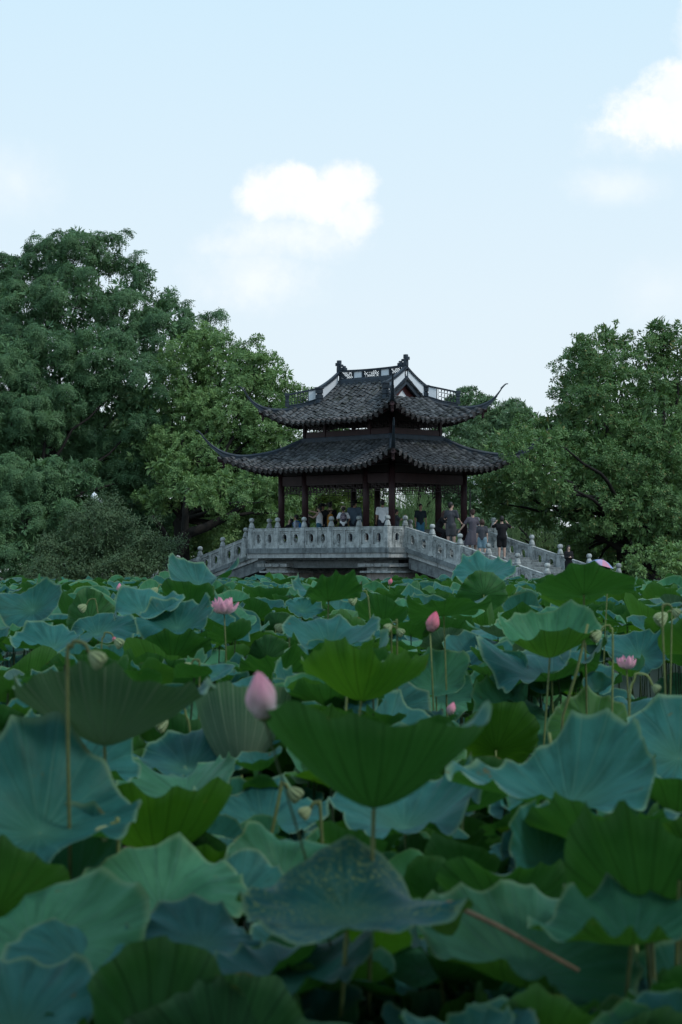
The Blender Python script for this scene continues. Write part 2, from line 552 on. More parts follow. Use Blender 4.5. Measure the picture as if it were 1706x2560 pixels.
# platform balustrades: five bays along the front and the back, short returns at the ends
for sy in (-1, 1):
    ps = [(-SX + 2 * SX * i / 5, sy * SY, BASE) for i in range(6)]
    for p in ps: add_post(*p)
    for i in range(5):
        a, b_ = ps[i], ps[i + 1]
        if sy > 0: a, b_ = b_, a
        add_panel(a, b_)
for sx in (-1, 1):
    for sy in (-1, 1):
        add_post(sx * SX, sy * RY, BASE)
        # one pierced slab only in the short return
        L = SY - RY - .22
        key = ('ret',)
        if key not in panel_cache:
            fr = MB()
            fr.box(0, L, -.062, .062, .70, .80); fr.box(0, L, -.075, .075, .80, .83); fr.box(0, L, -.062, .062, 0, .13)
            for x in (0, L - .12): fr.box(x, x + .12, -.06, .06, .13, .70)
            f2, inf = panel_parts(1.3, 0)
            panel_cache[key] = (fr.mesh('balustrade_panel', M['stone']), inf[0].mesh('pierced_slab', M['stone']))
        fm, im = panel_cache[key]
        o = link_mesh('balustrade_panel', fm, bridge)
        if sx > 0: o.location = (sx * SX, (sy * SY if sy < 0 else sy * RY) + .11, BASE); o.rotation_euler = (0, 0, PI / 2)
        else: o.location = (sx * SX, (sy * RY if sy < 0 else sy * SY) - .11, BASE); o.rotation_euler = (0, 0, -PI / 2)
        k = link_mesh('pierced_slab', im, o)
        k.scale = ((L - .24) / .52, 1, 1); k.location = (.12 - .07 * (L - .24) / .52, 0, 0)
PITCH = 1.465
for sx in (-1, 1):
    for sy in (-1, 1):
        prev = (sx * SX, sy * RY, BASE)
        for k in range(1, 6 if sx > 0 else 8):
            x = SX + PITCH * k
            p = (sx * x, sy * RY, BASE - ramp_drop(x))
            add_post(*p)
            a, b_ = prev, p
            add_panel(a, b_) if sx * sy < 0 else add_panel(b_, a)
            prev = p
# deck edge: coping course of separate blocks and a paler beam under it
rr = random.Random(4)
for sy in (-1, 1):
    y0, y1 = (SY - .20, SY + .16)
    x = -SX - .22
    while x < SX + .2:
        L = min(rr.uniform(1.05, 1.7), SX + .22 - x)
        mb = MB(); mb.bevbox(x + .004, x + L - .004, min(sy * y0, sy * y1), max(sy * y0, sy * y1) + rr.uniform(-.004, .004), .715, .928, .012)
        mb.build('coping_block', M['stone_dark'], bridge)
        x += L
    mb = MB(); mb.bevbox(-SX - .16, SX + .16, min(sy * (y0 - .1), sy * (y1 - .05)), max(sy * (y0 - .1), sy * (y1 - .05)), .525, .712, .015)
    mb.build('edge_beam', M['stone_light'], bridge)
for sx in (-1, 1):
    for sy in (-1, 1):
        mb = MB()
        xa, xb = sorted((sx * (SX - .20), sx * (SX + .218))); ya, yb = sorted((sy * (RY - .1), sy * (SY - .205)))
        mb.bevbox(xa, xb, ya, yb, .716, .926, .012); mb.build('coping_block', M['stone_dark'], bridge)
        mb = MB(); mb.bevbox(xa + .02, xb - .05, ya, yb, .527, .71, .012); mb.build('edge_beam', M['stone_light'], bridge)
mb = MB(); mb.box(-SX + .2, SX - .2, -SY + .2, SY - .2, .60, 1.10)
mb.build('deck', M['stone_dark'], bridge)
mb = MB(); mb.box(-SX + .19, SX - .19, -SY + .19, SY - .19, .45, .598)
for yy in (-2.4, -1.2, 0, 1.2, 2.4): mb.box(-SX + .3, SX - .3, yy - .18, yy + .18, .12, .448)
mb.build('deck_beam', M['stone_dark'], bridge)
mb = MB(); mb.bevbox(-3.75, 3.75, -2.6, 2.6, 1.101, 1.12, .01)
mb.build('pavilion_plinth', M['stone_dark'], bridge)
# ramps: sloping copings of separate blocks, girders under them, and stepped decks
for sx in (-1, 1):
    for sy in (-1, 1):
        for k in range(7):
            xa, xb = SX + .22 + PITCH * k, SX + .22 + PITCH * (k + 1)
            za, zb = BASE - ramp_drop(xa), BASE - ramp_drop(xb)
            for (nm, mt, top, bot, yi, yo) in (('ramp_coping', 'stone_dark', .0, -.17, RY - .16, RY + .15), ('ramp_girder', 'stone_light', -.172, -.33, RY - .12, RY + .09), ('ramp_web', 'stone_dark', -.332, -.80, RY - .3, RY + .02)):
                ya, yb = sorted((sy * yi, sy * yo))
                mb = MB()
                v = []
                for (x, z) in ((xa + .003, za), (xb - .003, zb)):
                    for y in (ya, yb):
                        v += [(sx * x, y, z + bot), (sx * x, y, z + top)]
                f = [(0, 1, 3, 2), (4, 6, 7, 5), (0, 4, 5, 1), (2, 3, 7, 6), (1, 5, 7, 3), (0, 2, 6, 4)]
                if sx < 0: f = [tuple(reversed(q)) for q in f]
                mb.add([Vector(q) for q in v], f)
                mb.build(nm, M[mt], bridge)
    n = 34
    for k in range(n):
        xa = SX + .2 + k * .40; z = floor_z(xa + .2)
        if z < -1.6: break
        mb = MB(); a, b_ = sorted((sx * xa, sx * (xa + .42)))
        mb.bevbox(a, b_, -RY + .155, RY - .155, z - .35, z, .012)
        mb.build('step', M['stone_dark'], bridge)
# piers with moulded caps and raking brackets
for px_ in (-2.95, 2.95):
    mb = MB(); mb.bevbox(px_ - .62, px_ + .62, -2.7, 2.7, .0, .16, .02); mb.bevbox(px_ - .86, px_ + .86, -2.86, 2.86, -.08, -.003, .01)
    o = mb.build('pier_cap', M['stone'], bridge)
    mb = MB(); mb.bevbox(px_ - .9, px_ + .9, -2.95, 2.95, .163, .30, .02)
    mb.build('pier_cap', M['stone_light'], bridge)
    for z0, z1, off in ((-.42, -.083, 0), (-.80, -.423, .03), (-1.25, -.803, 0), (-2.6, -1.253, .02)):
        for i, (ya, yb) in enumerate(((-2.62, -1.2), (-1.2, .4), (.4, 1.5), (1.5, 2.62))):
            mb = MB(); mb.bevbox(px_ - .72, px_ + .72, ya + .004 + off * (i > 0), yb - .004 + off * (i < 3), z0, z1 - .003, .012)
            mb.build('pier_block', M['stone_warm'], bridge)
    for sy in (-1, 1):
        for q in (-.45, 0, .45):
            mb = MB(); mb.lathe([(.05, 0), (.05, .05)], 10, 0, Matrix.Translation((px_ + q, sy * 2.952, .23)) @ Matrix.Rotation(R(90 * -sy), 4, 'X'))
            mb.build('cap_boss', M['stone'], bridge)
        mb = MB()
        for s2 in (-1,):
            x0 = px_ + s2 * .35
            v = [(x0 - .16, sy * 2.5, .305), (x0 + .16, sy * 2.5, .305), (x0 - .40, sy * 3.05, .523), (x0 + .0, sy * 3.05, .523),
                 (x0 - .16, sy * 2.1, .305), (x0 + .16, sy * 2.1, .305), (x0 - .40, sy * 2.1, .523), (x0, sy * 2.1, .523)]
            f = [(0, 1, 3, 2), (4, 6, 7, 5), (0, 2, 6, 4), (1, 5, 7, 3), (2, 3, 7, 6), (0, 4, 5, 1)]
            mb.add([Vector(q) for q in v], f)
        mb.build('bracket', M['stone_light'], bridge)
for px_ in (-8.2, 8.2):
    mb = MB(); mb.bevbox(px_ - .5, px_ + .5, -2.2, 2.2, -2.6, -.55, .02); mb.build('pier_block', M['stone_warm'], bridge)

# ------------------------------------------------------------------ pavilion
pav = frame_root('pavilion')
tag(pav, 'dark double eaved tile roofed pavilion with upturned corners on the bridge', 'pavilion')
CXX = (3.2, 1.77)
CYY = 2.15
ZF = 1.121
col_mb = MB(); col_mb.lathe([(.135, .12), (.135, 3.35)], 18)
col_me = col_mb.mesh('column', M['lacquer'], True)
drum_mb = MB(); drum_mb.lathe([(.16, 0), (.20, .04), (.205, .09), (.15, .12)], 18)
drum_me = drum_mb.mesh('column_base', M['stone'], True)
for x in (-3.2, -1.77, 1.77, 3.2):
    for y in (-CYY, CYY):
        o = link_mesh('column', col_me, pav); o.location = (x, y, ZF)
        link_mesh('column_base', drum_me, o)
# perimeter beams
for y in (-CYY, CYY):
    for xa, xb in ((-3.2, -1.77), (-1.77, 1.77), (1.77, 3.2)):
        mb = MB(); mb.bevbox(xa + .13, xb - .13, y - .07, y + .07, 3.56, 3.93, .012); mb.build('beam', M['lacquer'], pav)
        mb = MB(); mb.bevbox(xa + .13, xb - .13, y - .05, y + .05, 3.96, 4.26, .012); mb.build('beam', M['ceiling'], pav)
for x in (-3.2, 3.2):
    mb = MB(); mb.bevbox(x - .07, x + .07, -CYY + .13, CYY - .13, 3.56, 3.93, .012); mb.build('beam', M['lacquer'], pav)
    mb = MB(); mb.bevbox(x - .05, x + .05, -CYY + .13, CYY - .13, 3.96, 4.26, .012); mb.build('beam', M['ceiling'], pav)
mb = MB(); mb.box(-3.1, 3.1, -2.05, 2.05, 4.3, 4.36); mb.build('ceiling', M['ceiling'], pav)


def fret(L, H, seed, drop=.0, t=.022):
    """hanging lattice: interlocking key pattern of thin bars; x 0..L, z 0 top .. -H"""
    r_ = random.Random(seed)
    mb = MB()
    y0, y1 = -.018, .018
    mb.box(0, L, y0 - .006, y1 + .006, -.035, 0)
    n = max(2, int(round(L / .19))); c = L / n
    k = 0
    for i in range(n + 1):
        x = i * c
        edge = min(i, n - i)
        h = H * (1.0 if edge > 1 else (1.75 if edge == 0 else 1.35)) if drop else H
        dd = h if (i % 2 == 0 or edge < 2) else h * .72
        mb.box(max(0, x - t / 2), min(L, x + t / 2), y0, y1, -dd, -.035)
    for i in range(n):
        x = i * c; edge = min(i, n - 1 - i)
        h = H * (1.5 if (edge == 0 and drop) else 1.0)
        for q, (a, b_) in enumerate(((.28, .28), (.52, .52), (.76, .76), (1.0, 1.0))):
            if r_.random() < .22 and q < 3: continue
            xa = x + (0 if (i + q) % 2 else c * .35); xb = x + (c if (i + q) % 2 == 0 else c * .65)
            if q == 3: xa, xb = x, x + c
            z = -h * a
            mb.box(xa, xb, y0 + .002, y1 - .002, z, z + t)
        z1 = -h * (.28 if i % 2 else .52); z2 = z1 - h * .24
        mb.box(x + c * .5 - t / 2, x + c * .5 + t / 2, y0 + .003, y1 - .003, z2, z1)
    return mb


for i, (xa, xb) in enumerate(((-3.2, -1.77), (-1.77, 1.77), (1.77, 3.2))):
    for y in (-CYY, CYY):
        fret(xb - xa - .27, .34, i, 1).build('hanging_lattice', M['fret'], pav, mw=Matrix.Translation((xa + .135, y, 3.558)))
for x in (-3.2, 3.2):
    fret(2 * CYY - .27, .34, 9, 1).build('hanging_lattice', M['fret'], pav, mw=Matrix.Translation((x, -CYY + .135, 3.558)) @ Matrix.Rotation(PI / 2, 4, 'Z'))
# benches with rails between the end columns
for x in (-2.95,):
    bch = frame_root('bench'); tag(bch, 'dark red bench rail between the left end columns of the pavilion', 'bench')
    bch.matrix_world = FRAME @ Matrix.Translation((x, 0, ZF))
    mb = MB(); mb.bevbox(-.17, .17, -1.9, 1.9, .40, .45, .01); mb.build('seat', M['lacquer'], bch)
    for y in (-1.75, -.6, .6, 1.75):
        mb = MB(); mb.bevbox(-.14, .14, y - .04, y + .04, 0, .398, .01); mb.build('leg', M['lacquer'], bch)

# --- roof surfaces (local x along the ridge, y across)
LO = dict(a=2.5, b=1.45, T=2.2, Wc=2.3, L=.66, E=.42, pw=1.7)
UP = dict(a=1.05, b=0.0, T=2.55, Wc=2.0, L=.66, E=.30, pw=2.2)


def z_lo(t): return 5.40 - .73 * t + .075 * t * t
def z_up(t): return 7.88 - .82 * t + .055 * t * t


def surf(which, face, u, t, dz=0.0):
    """point on a roof face: u = coordinate along the eave, t = distance out from the top line"""
    S = LO if which == 'lo' else UP
    if face in ('F', 'B'):
        other = abs(u) - S['a']
    else:
        other = abs(u) - S['b']
    w = max(0.0, S['T'] - other)
    cor = max(0.0, 1 - w / S['Wc']); s = max(0, t / S['T'])
    lift = S['L'] * s * cor ** S['pw']
    e = S['E'] * cor ** 2 * s
    z = (z_lo(t) if which == 'lo' else z_up(t)) + lift + dz
    sg = 1 if u >= 0 else -1
    if face == 'F': return Vector((u + sg * e, -(S['b'] + t) - e, z))
    if face == 'B': return Vector((-(u + sg * e), (S['b'] + t) + e, z))
    if face == 'R': return Vector((S['a'] + t + e, u + sg * e, z))
    return Vector((-(S['a'] + t + e), -(u + sg * e), z))


def urange(which, face, t):
    """half width of the face at t"""
    S = LO if which == 'lo' else UP
    if face in ('F', 'B'):
        if which == 'up' and t < 1.0: return 1.98
        return S['a'] + t
    return S['b'] + t


def t_start(which, face, u):
    S = LO if which == 'lo' else UP
    c = S['a'] if face in ('F', 'B') else S['b']
    if which == 'up':
        if face in ('F', 'B'): return 0.0 if abs(u) < 1.98 else abs(u) - c
        return max(1.0, abs(u) - c)
    return max(0.0, abs(u) - c)


fn = {'F': 'front', 'B': 'back', 'R': 'right', 'L': 'left'}
for which in ('lo', 'up'):
    S = LO if which == 'lo' else UP
    for face in 'FBRL':
        t0 = 1.0 if (which == 'up' and face in 'RL') else 0.0
        for (dz, mt, nm) in ((-.03, 'pan', 'roof_bed'), (-.13, 'ceiling', 'soffit')):
            mb = MB(); NT_, NU = 14, 60
            vs_ = []
            for i in range(NT_ + 1):
                t = t0 + (S['T'] - t0) * i / NT_
                h = urange(which, face, t)
                for j in range(NU + 1):
                    vs_.append(surf(which, face, -h + 2 * h * j / NU, t, dz))
            fs = [(i * (NU + 1) + j, (i + 1) * (NU + 1) + j, (i + 1) * (NU + 1) + j + 1, i * (NU + 1) + j + 1) for i in range(NT_) for j in range(NU)]
            if dz < -.1: fs = [tuple(reversed(q)) for q in fs]
            mb.add(vs_, fs); mb.build(nm, M[mt], pav, True)
        # eave board and round rafters under it
        mb = MB(); h = urange(which, face, S['T'])
        vs_ = []
        for j in range(81):
            u = -h + 2 * h * j / 80
            vs_ += [surf(which, face, u, S['T'] - .01, -.02), surf(which, face, u, S['T'] - .01, -.14)]
        mb.add(vs_, [(2 * j, 2 * j + 1, 2 * j + 3, 2 * j + 2) for j in range(80)])
        mb.build('eave_board', M['ceiling'], pav)
        mb = MB()
        n = int(2 * h / .22)
        for k in range(n + 1):
            u = -h + .08 + (2 * h - .16) * k / n
            ts = max(t_start(which, face, u), S['T'] - 1.0)
            if S['T'] - ts < .15: continue
            mb.tube([surf(which, face, u, ts, -.17), surf(which, face, u, S['T'] - .06, -.17)], .035, 6)
        mb.build('rafter', M['lacquer'], pav)

# --- tiles: butterfly-tiled roof, convex cover tiles over concave pans
rr = random.Random(11)
COVER, PAN = [], []
ARC = [R(a) for a in (-78, -45, -15, 15, 45, 78)]


def tile_shape(r_, ln, th=.014, up=True):
    v = []; s = 1 if up else -1
    for yy, dz in ((-ln / 2, .018), (ln / 2, -.004)):
        for rad in (r_, r_ - th):
            for a in ARC:
                v.append(Vector((math.sin(a) * rad * 1.08, yy, s * (math.cos(a) * rad) * .80 + dz + (0 if up else r_ * .80))))
    n = len(ARC); f = []
    for i in range(n - 1):
        f.append((i, i + 1, 2 * n + i + 1, 2 * n + i))                 # outer skin
        f.append((i, n + i, n + i + 1, i + 1))                          # lip at the lower end
    if not up: f = [tuple(reversed(q)) for q in f]
    return v, f


cov_v, cov_f = tile_shape(.106, .175, .018)
pan_v, pan_f = tile_shape(.105, .30, up=False)
cover_me = []
for sd in range(3):
    mb = MB(); mb.add(cov_v, cov_f); cover_me.append(mb.mesh('roof_tile', M['tile'], False))
# eave ornament: cover end with a small pointed drip plate hanging from it
dr = MB()
dr.add(cov_v, cov_f)
prof = [(-.12, -.01), (-.105, -.07), (-.06, -.115), (0, -.17), (.06, -.115), (.105, -.07), (.12, -.01), (.07, .06), (0, .095), (-.07, .06)]
vv_ = [Vector((x, -.080, z)) for x, z in prof] + [Vector((x, -.062, z)) for x, z in prof]
n_ = len(prof)
dr.add(vv_, [tuple(range(n_ - 1, -1, -1)), tuple(range(n_, 2 * n_))] + [(i, (i + 1) % n_, n_ + (i + 1) % n_, n_ + i) for i in range(n_)])
dr.ball((0, -.084, -.03), .022, 8, 5, 0, None, (1, .4, 1))
drip_me = dr.mesh('eave_tile', M['eave_tile'])
STEP, PIT = .118, .30
hero_tiles = []
for which in ('lo', 'up'):
    S = LO if which == 'lo' else UP
    allc, allp = MB(), MB()
    for face in 'FRBL':
        hmax = urange(which, face, S['T'])
        n = int(hmax * 2 / PIT)
        for k in range(n + 1):
            u = (k - n / 2) * PIT
            ts = t_start(which, face, u) + .04
            for typ in (0, 1):
                uu = u + (PIT / 2 if typ else 0)
                if abs(uu) > hmax - .03: continue
                ts = t_start(which, face, uu) + (.05 if typ == 0 else .12)
                t = S['T'] - .02
                first = True
                while t > ts:
                    j = (rr.gauss(0, .012), rr.gauss(0, .010), rr.gauss(0, .05))
                    p = surf(which, face, uu + j[0], t)
                    pu = surf(which, face, uu + .05, t) - surf(which, face, uu - .05, t)
                    pt = surf(which, face, uu, t - .05) - surf(which, face, uu, t + .05)
                    ex = pu.normalized(); ey = pt.normalized(); ez = ex.cross(ey).normalized(); ey = ez.cross(ex).normalized()
                    Mx = Matrix(((ex.x, ey.x, ez.x, p.x), (ex.y, ey.y, ez.y, p.y), (ex.z, ey.z, ez.z, p.z + j[1]), (0, 0, 0, 1)))
                    Mx = Mx @ Matrix.Rotation(j[2], 4, 'Z') @ Matrix.Rotation(rr.gauss(-.05, .09), 4, 'X')
                    if typ == 0:
                        Mx = Mx @ Matrix.Translation((0, 0, -.012))
                        if first:
                            o = link_mesh('eave_tile', drip_me, pav, Mx)
                        else:
                            hero_tiles.append((which, face, p.copy(), Mx)) if (which == 'lo' and face in 'FR') else allc.add(cov_v, cov_f, 0, Mx)
                        t -= STEP
                    else:
                        allp.add(pan_v, pan_f, 0, Mx @ Matrix.Translation((0, 0, -.045)))
                        t -= .2
                    first = False
    if which == 'lo':
        # the 300 that show largest: nearest to the front corner
        hero_tiles.sort(key=lambda q: (q[2].x * -.707 + q[2].y * .707))
        for q in hero_tiles[:300]: link_mesh('roof_tile', cover_me[rr.randrange(3)], pav, q[3])
        for q in hero_tiles[300:]: allc.add(cov_v, cov_f, 0, q[3])
    if which == 'lo': LOC, LOP = allc, allp
    else:
        n0 = len(LOC.v)
        LOC.v += allc.v; LOC.f += [tuple(i + n0 for i in f) for f in allc.f]; LOC.m += allc.m
        n0 = len(LOP.v)
        LOP.v += allp.v; LOP.f += [tuple(i + n0 for i in f) for f in allp.f]; LOP.m += allp.m
mt, T, out = new_mat('clay_tile_mass')
g = T.node('ShaderNodeNewGeometry'); rpi = g.outputs['Random Per Island']
c = T.mix(rpi, (.030, .034, .038), (.115, .122, .128))
c = T.mix(T.smooth(T.noise(g.outputs['Position'], 7, 6, .7), .55, .7), c, (.105, .108, .102))
c = T.mix(T.smooth(T.noise(g.outputs['Position'], 2.0, 6, .7), .5, .68), c, (.028, .034, .026))
b = T.node('ShaderNodeBsdfPrincipled'); T.link(c, b.inputs['Base Color']); b.inputs['Roughness'].default_value = .7
b.inputs['Specular IOR Level'].default_value = .35
T.link(b.outputs[0], out.inputs[0]); M['tile_mass'] = mt
o = LOC.build('roof_tiles', mt, pav); tag(o, kind='stuff')
o = LOP.build('pan_tiles', mt, pav); tag(o, kind='stuff')
for q in cover_me: q.materials[0] = M['tile']

# --- hip ridges with upturned horns
def ribbon(pts, hts, wds, mb, M_=None):
    """rounded-box sweep: pts = crest line, hts = depth below the crest, wds = width"""
    vs_, fs = [], []
    n = 8
    for i, p in enumerate(pts):
        t = pts[min(i + 1, len(pts) - 1)] - pts[max(0, i - 1)]; t.z = 0
        if t.length < 1e-6: t = Vector((1, 0, 0))
        t.normalize(); sdd = Vector((t.y, -t.x, 0))
        h, w_ = hts[i], wds[i]
        for a, c_ in ((-.5, -1), (-.5, -.55), (-.36, -.5), (-.5, -.22), (-.28, 0), (.28, 0), (.5, -.22), (.36, -.5), (.5, -.55), (.5, -1)):
            vs_.append(p + sdd * a * w_ + Vector((0, 0, c_ * h)))
    n = 10
    for i in range(len(pts) - 1):
        for k in range(n):
            j = (k + 1) % n
            fs.append((i * n + k, (i + 1) * n + k, (i + 1) * n + j, i * n + j))
    fs.append(tuple(range(n))); fs.append(tuple(range(len(pts) * n - 1, (len(pts) - 1) * n - 1, -1)))
    mb.add(vs_, fs, 0, M_)


def smooth_curve(keys, n=40):
    """Catmull-Rom through (d, z) keys"""
    o = []
    ks = [keys[0]] + list(keys) + [keys[-1]]
    seg = len(keys) - 1
    for i in range(n + 1):
        x = i / n * seg; k = min(int(x), seg - 1); f = x - k
        p0, p1, p2, p3 = [np.array(q, float) for q in ks[k:k + 4]]
        o.append(.5 * ((2 * p1) + (-p0 + p2) * f + (2 * p0 - 5 * p1 + 4 * p2 - p3) * f * f + (-p0 + 3 * p1 - 3 * p2 + p3) * f ** 3))
    return o


lo_keys = [(0, 5.60), (.7, 5.16), (1.23, 4.96), (1.87, 4.86), (2.36, 4.99), (2.74, 5.28), (3.05, 5.70)]
up_keys = [(1.0, 7.16), (1.55, 6.92), (2.1, 6.80), (2.6, 6.86), (2.98, 7.12), (3.25, 7.55)]
for sx in (-1, 1):
    for sy in (-1, 1):
        for nm, keys, a, b0 in (('lo', lo_keys, 2.5, 1.45), ('up', up_keys, 1.05, 0.0)):
            cv = smooth_curve(keys)
            end = keys[-1][0]; st = keys[-3][0]
            pts, hts, wds = [], [], []
            for d, z in cv:
                k = max(0, (d - st) / (end - st))
                pts.append(Vector((sx * (a + d), sy * (b0 + d), z)))
                hts.append((.30 * (1 - k) + .085 * k)); wds.append(.19 * (1 - k) + .075 * k)
            mb = MB(); ribbon(pts, hts, wds, mb)
            o = mb.build('hip_ridge', M['ridge'], pav)
            # thin iron tongue at the very tip
            mb = MB(); d, z = cv[-1]
            mb.tube([Vector((sx * (a + d - .02), sy * (b0 + d - .02), z - .04)), Vector((sx * (a + d + .09), sy * (b0 + d + .09), z + .12)), Vector((sx * (a + d + .13), sy * (b0 + d + .13), z + .16)), Vector((sx * (a + d + .19), sy * (b0 + d + .19), z + .165))], [.045, .034, .028, .02], 6)
            mb.build('horn_tip', M['ridge'], pav)
            # corner rafter below, ending in a carved pendant
            mb = MB(); S = LO if nm == 'lo' else UP
            hk = [(t, surf(nm, 'F', S['a'] + t, t).z - .18) for t in np.linspace(S['T'] - 1.3, S['T'], 8)]
            mb.tube([Vector((sx * (a + t + S['E'] * (t / S['T'])**2 * .9), sy * (b0 + t + S['E'] * (t / S['T'])**2 * .9), z)) for t, z in hk], .09, 8)
            mb.build('corner_rafter', M['lacquer'], pav)
            t_, z_ = hk[-1]
            q = Vector((sx * (a + t_ + S['E'] * .5), sy * (b0 + t_ + S['E'] * .5), z_ - .02))
            mb = MB(); mb.lathe([(.04, 0), (.065, -.05), (.07, -.16), (.04, -.20), (.065, -.24), (.045, -.30), (.01, -.34)], 10, 0, Matrix.Translation(q))
            mb.build('pendant', M['lacquer'], pav, True)
# carved stacked ornament on each corner (below the horn) seen end on
# --- upper storey
ZU0, ZU1 = 5.42, 6.45
for (xa, ya, xb, yb) in ((-2.5, -1.45, 2.5, -1.45), (-2.5, 1.45, 2.5, 1.45), (2.5, -1.45, 2.5, 1.45), (-2.5, -1.45, -2.5, 1.45)):
    L = math.hypot(xb - xa, yb - ya); ang = math.atan2(yb - ya, xb - xa)
    base_M = Matrix.Translation((xa, ya, 0)) @ Matrix.Rotation(ang, 4, 'Z')
    cuts = [0, 1.2, L - 1.2, L] if L > 4 else [0, L]
    for x in cuts:
        mb = MB(); mb.bevbox(x - .075, x + .075, -.075, .075, ZU0, ZU1, .012); mb.build('wall_post', M['lacquer'], pav, mw=base_M)
    for a_, b_ in zip(cuts[:-1], cuts[1:]):
        mb = MB(); mb.bevbox(a_ + .08, b_ - .08, -.045, .045, ZU0 + .05, 5.77, .01); mb.build('wall_board', M['lacquer'], pav, mw=base_M)
        mb = MB(); mb.bevbox(a_ + .08, b_ - .08, -.05, .05, 6.12, ZU1, .01); mb.build('beam', M['ceiling'], pav, mw=base_M)
        fret(b_ - a_ - .16, .34, int(a_ * 10) + 3, 0, .018).build('window_lattice', M['fret'], pav, mw=base_M @ Matrix.Translation((a_ + .08, 0, 6.118)))
    # plaster band where the lower roof meets the wall
    sd = -1 if (ang == 0 and ya < 0) or (xa > 0 and xb > 0 and ang != 0) else 1
    mb = MB(); mb.bevbox(-.1, L + .1, min(sd * .05, sd * .17), max(sd * .05, sd * .17), 5.34, 5.54, .03)
    mb.build('wall_foot_ridge', M['ridge'], pav, mw=base_M)

# --- main ridge, gables, descending ridges
rid = empty('main_ridge', parent=pav)
mb = MB(); mb.bevbox(-1.9, 1.9, -.13, .13, 7.80, 8.02, .03); mb.build('ridge_base', M['ridge'], rid)
mb = MB(); mb.bevbox(-1.9, 1.9, -.07, .07, 8.022, 8.07, .01); mb.build('rail', M['ridge'], rid)
mb = MB()
pts = [Vector((x, 0, 8.41 + .012 * x * x)) for x in np.linspace(-2.0, 2.0, 15)]
ribbon(pts, [.085] * 15, [.17] * 15, mb); mb.build('rail', M['ridge'], rid)
xsr = [-1.86, -1.05, -.52, .52, 1.05, 1.86]
for x in xsr:
    mb = MB(); mb.bevbox(x - .04, x + .04, -.055, .055, 8.072, 8.36, .008); mb.build('baluster', M['ridge'], rid)
for x0, x1 in ((-1.01, -.56), (.56, 1.01)):
    mb = MB(); mb.box(x0, x1, -.03, .03, 8.075, 8.345); mb.build('white_panel', M['white'], rid)
rq = random.Random(5)
for x0, x1 in ((-1.82, -1.09), (-.48, .48), (1.09, 1.82)):
    mb = MB(); n = int((x1 - x0) / .105); c_ = (x1 - x0) / n
    for i in range(n):
        for k in range(3):
            cxp, czp = x0 + (i + .5) * c_, 8.12 + k * .092
            ring = [Vector((cxp + .048 * math.cos(a), 0, czp + .044 * math.sin(a))) for a in np.linspace(0, 2 * PI, 7)]
            mb.tube(ring, .015, 4, cap=False)
            if rq.random() < .4: mb.box(cxp - .03, cxp + .03, -.012, .012, czp - .03, czp + .03)
    mb.build('lattice', M['ridge'], rid)
for s in (-1, 1):   # scroll-work finials of stacked blocks
    mb = MB()
    for (x, z, w_, h) in ((0, 8.40, .20, .16), (.02, 8.555, .15, .14), (.0, 8.70, .17, .17), (.12, 8.64, .11, .13), (-.14, 8.59, .12, .10), (-.2, 8.45, .15, .11), (-.30, 8.55, .10, .07), (-.36, 8.44, .13, .10)):
        mb.bevbox(s * 1.93 + s * x - w_ / 2, s * 1.93 + s * x + w_ / 2, -.075 + .003 * z % .01, .075, z, z + h, .015)
    mb.build('ridge_finial', M['ridge'], rid)


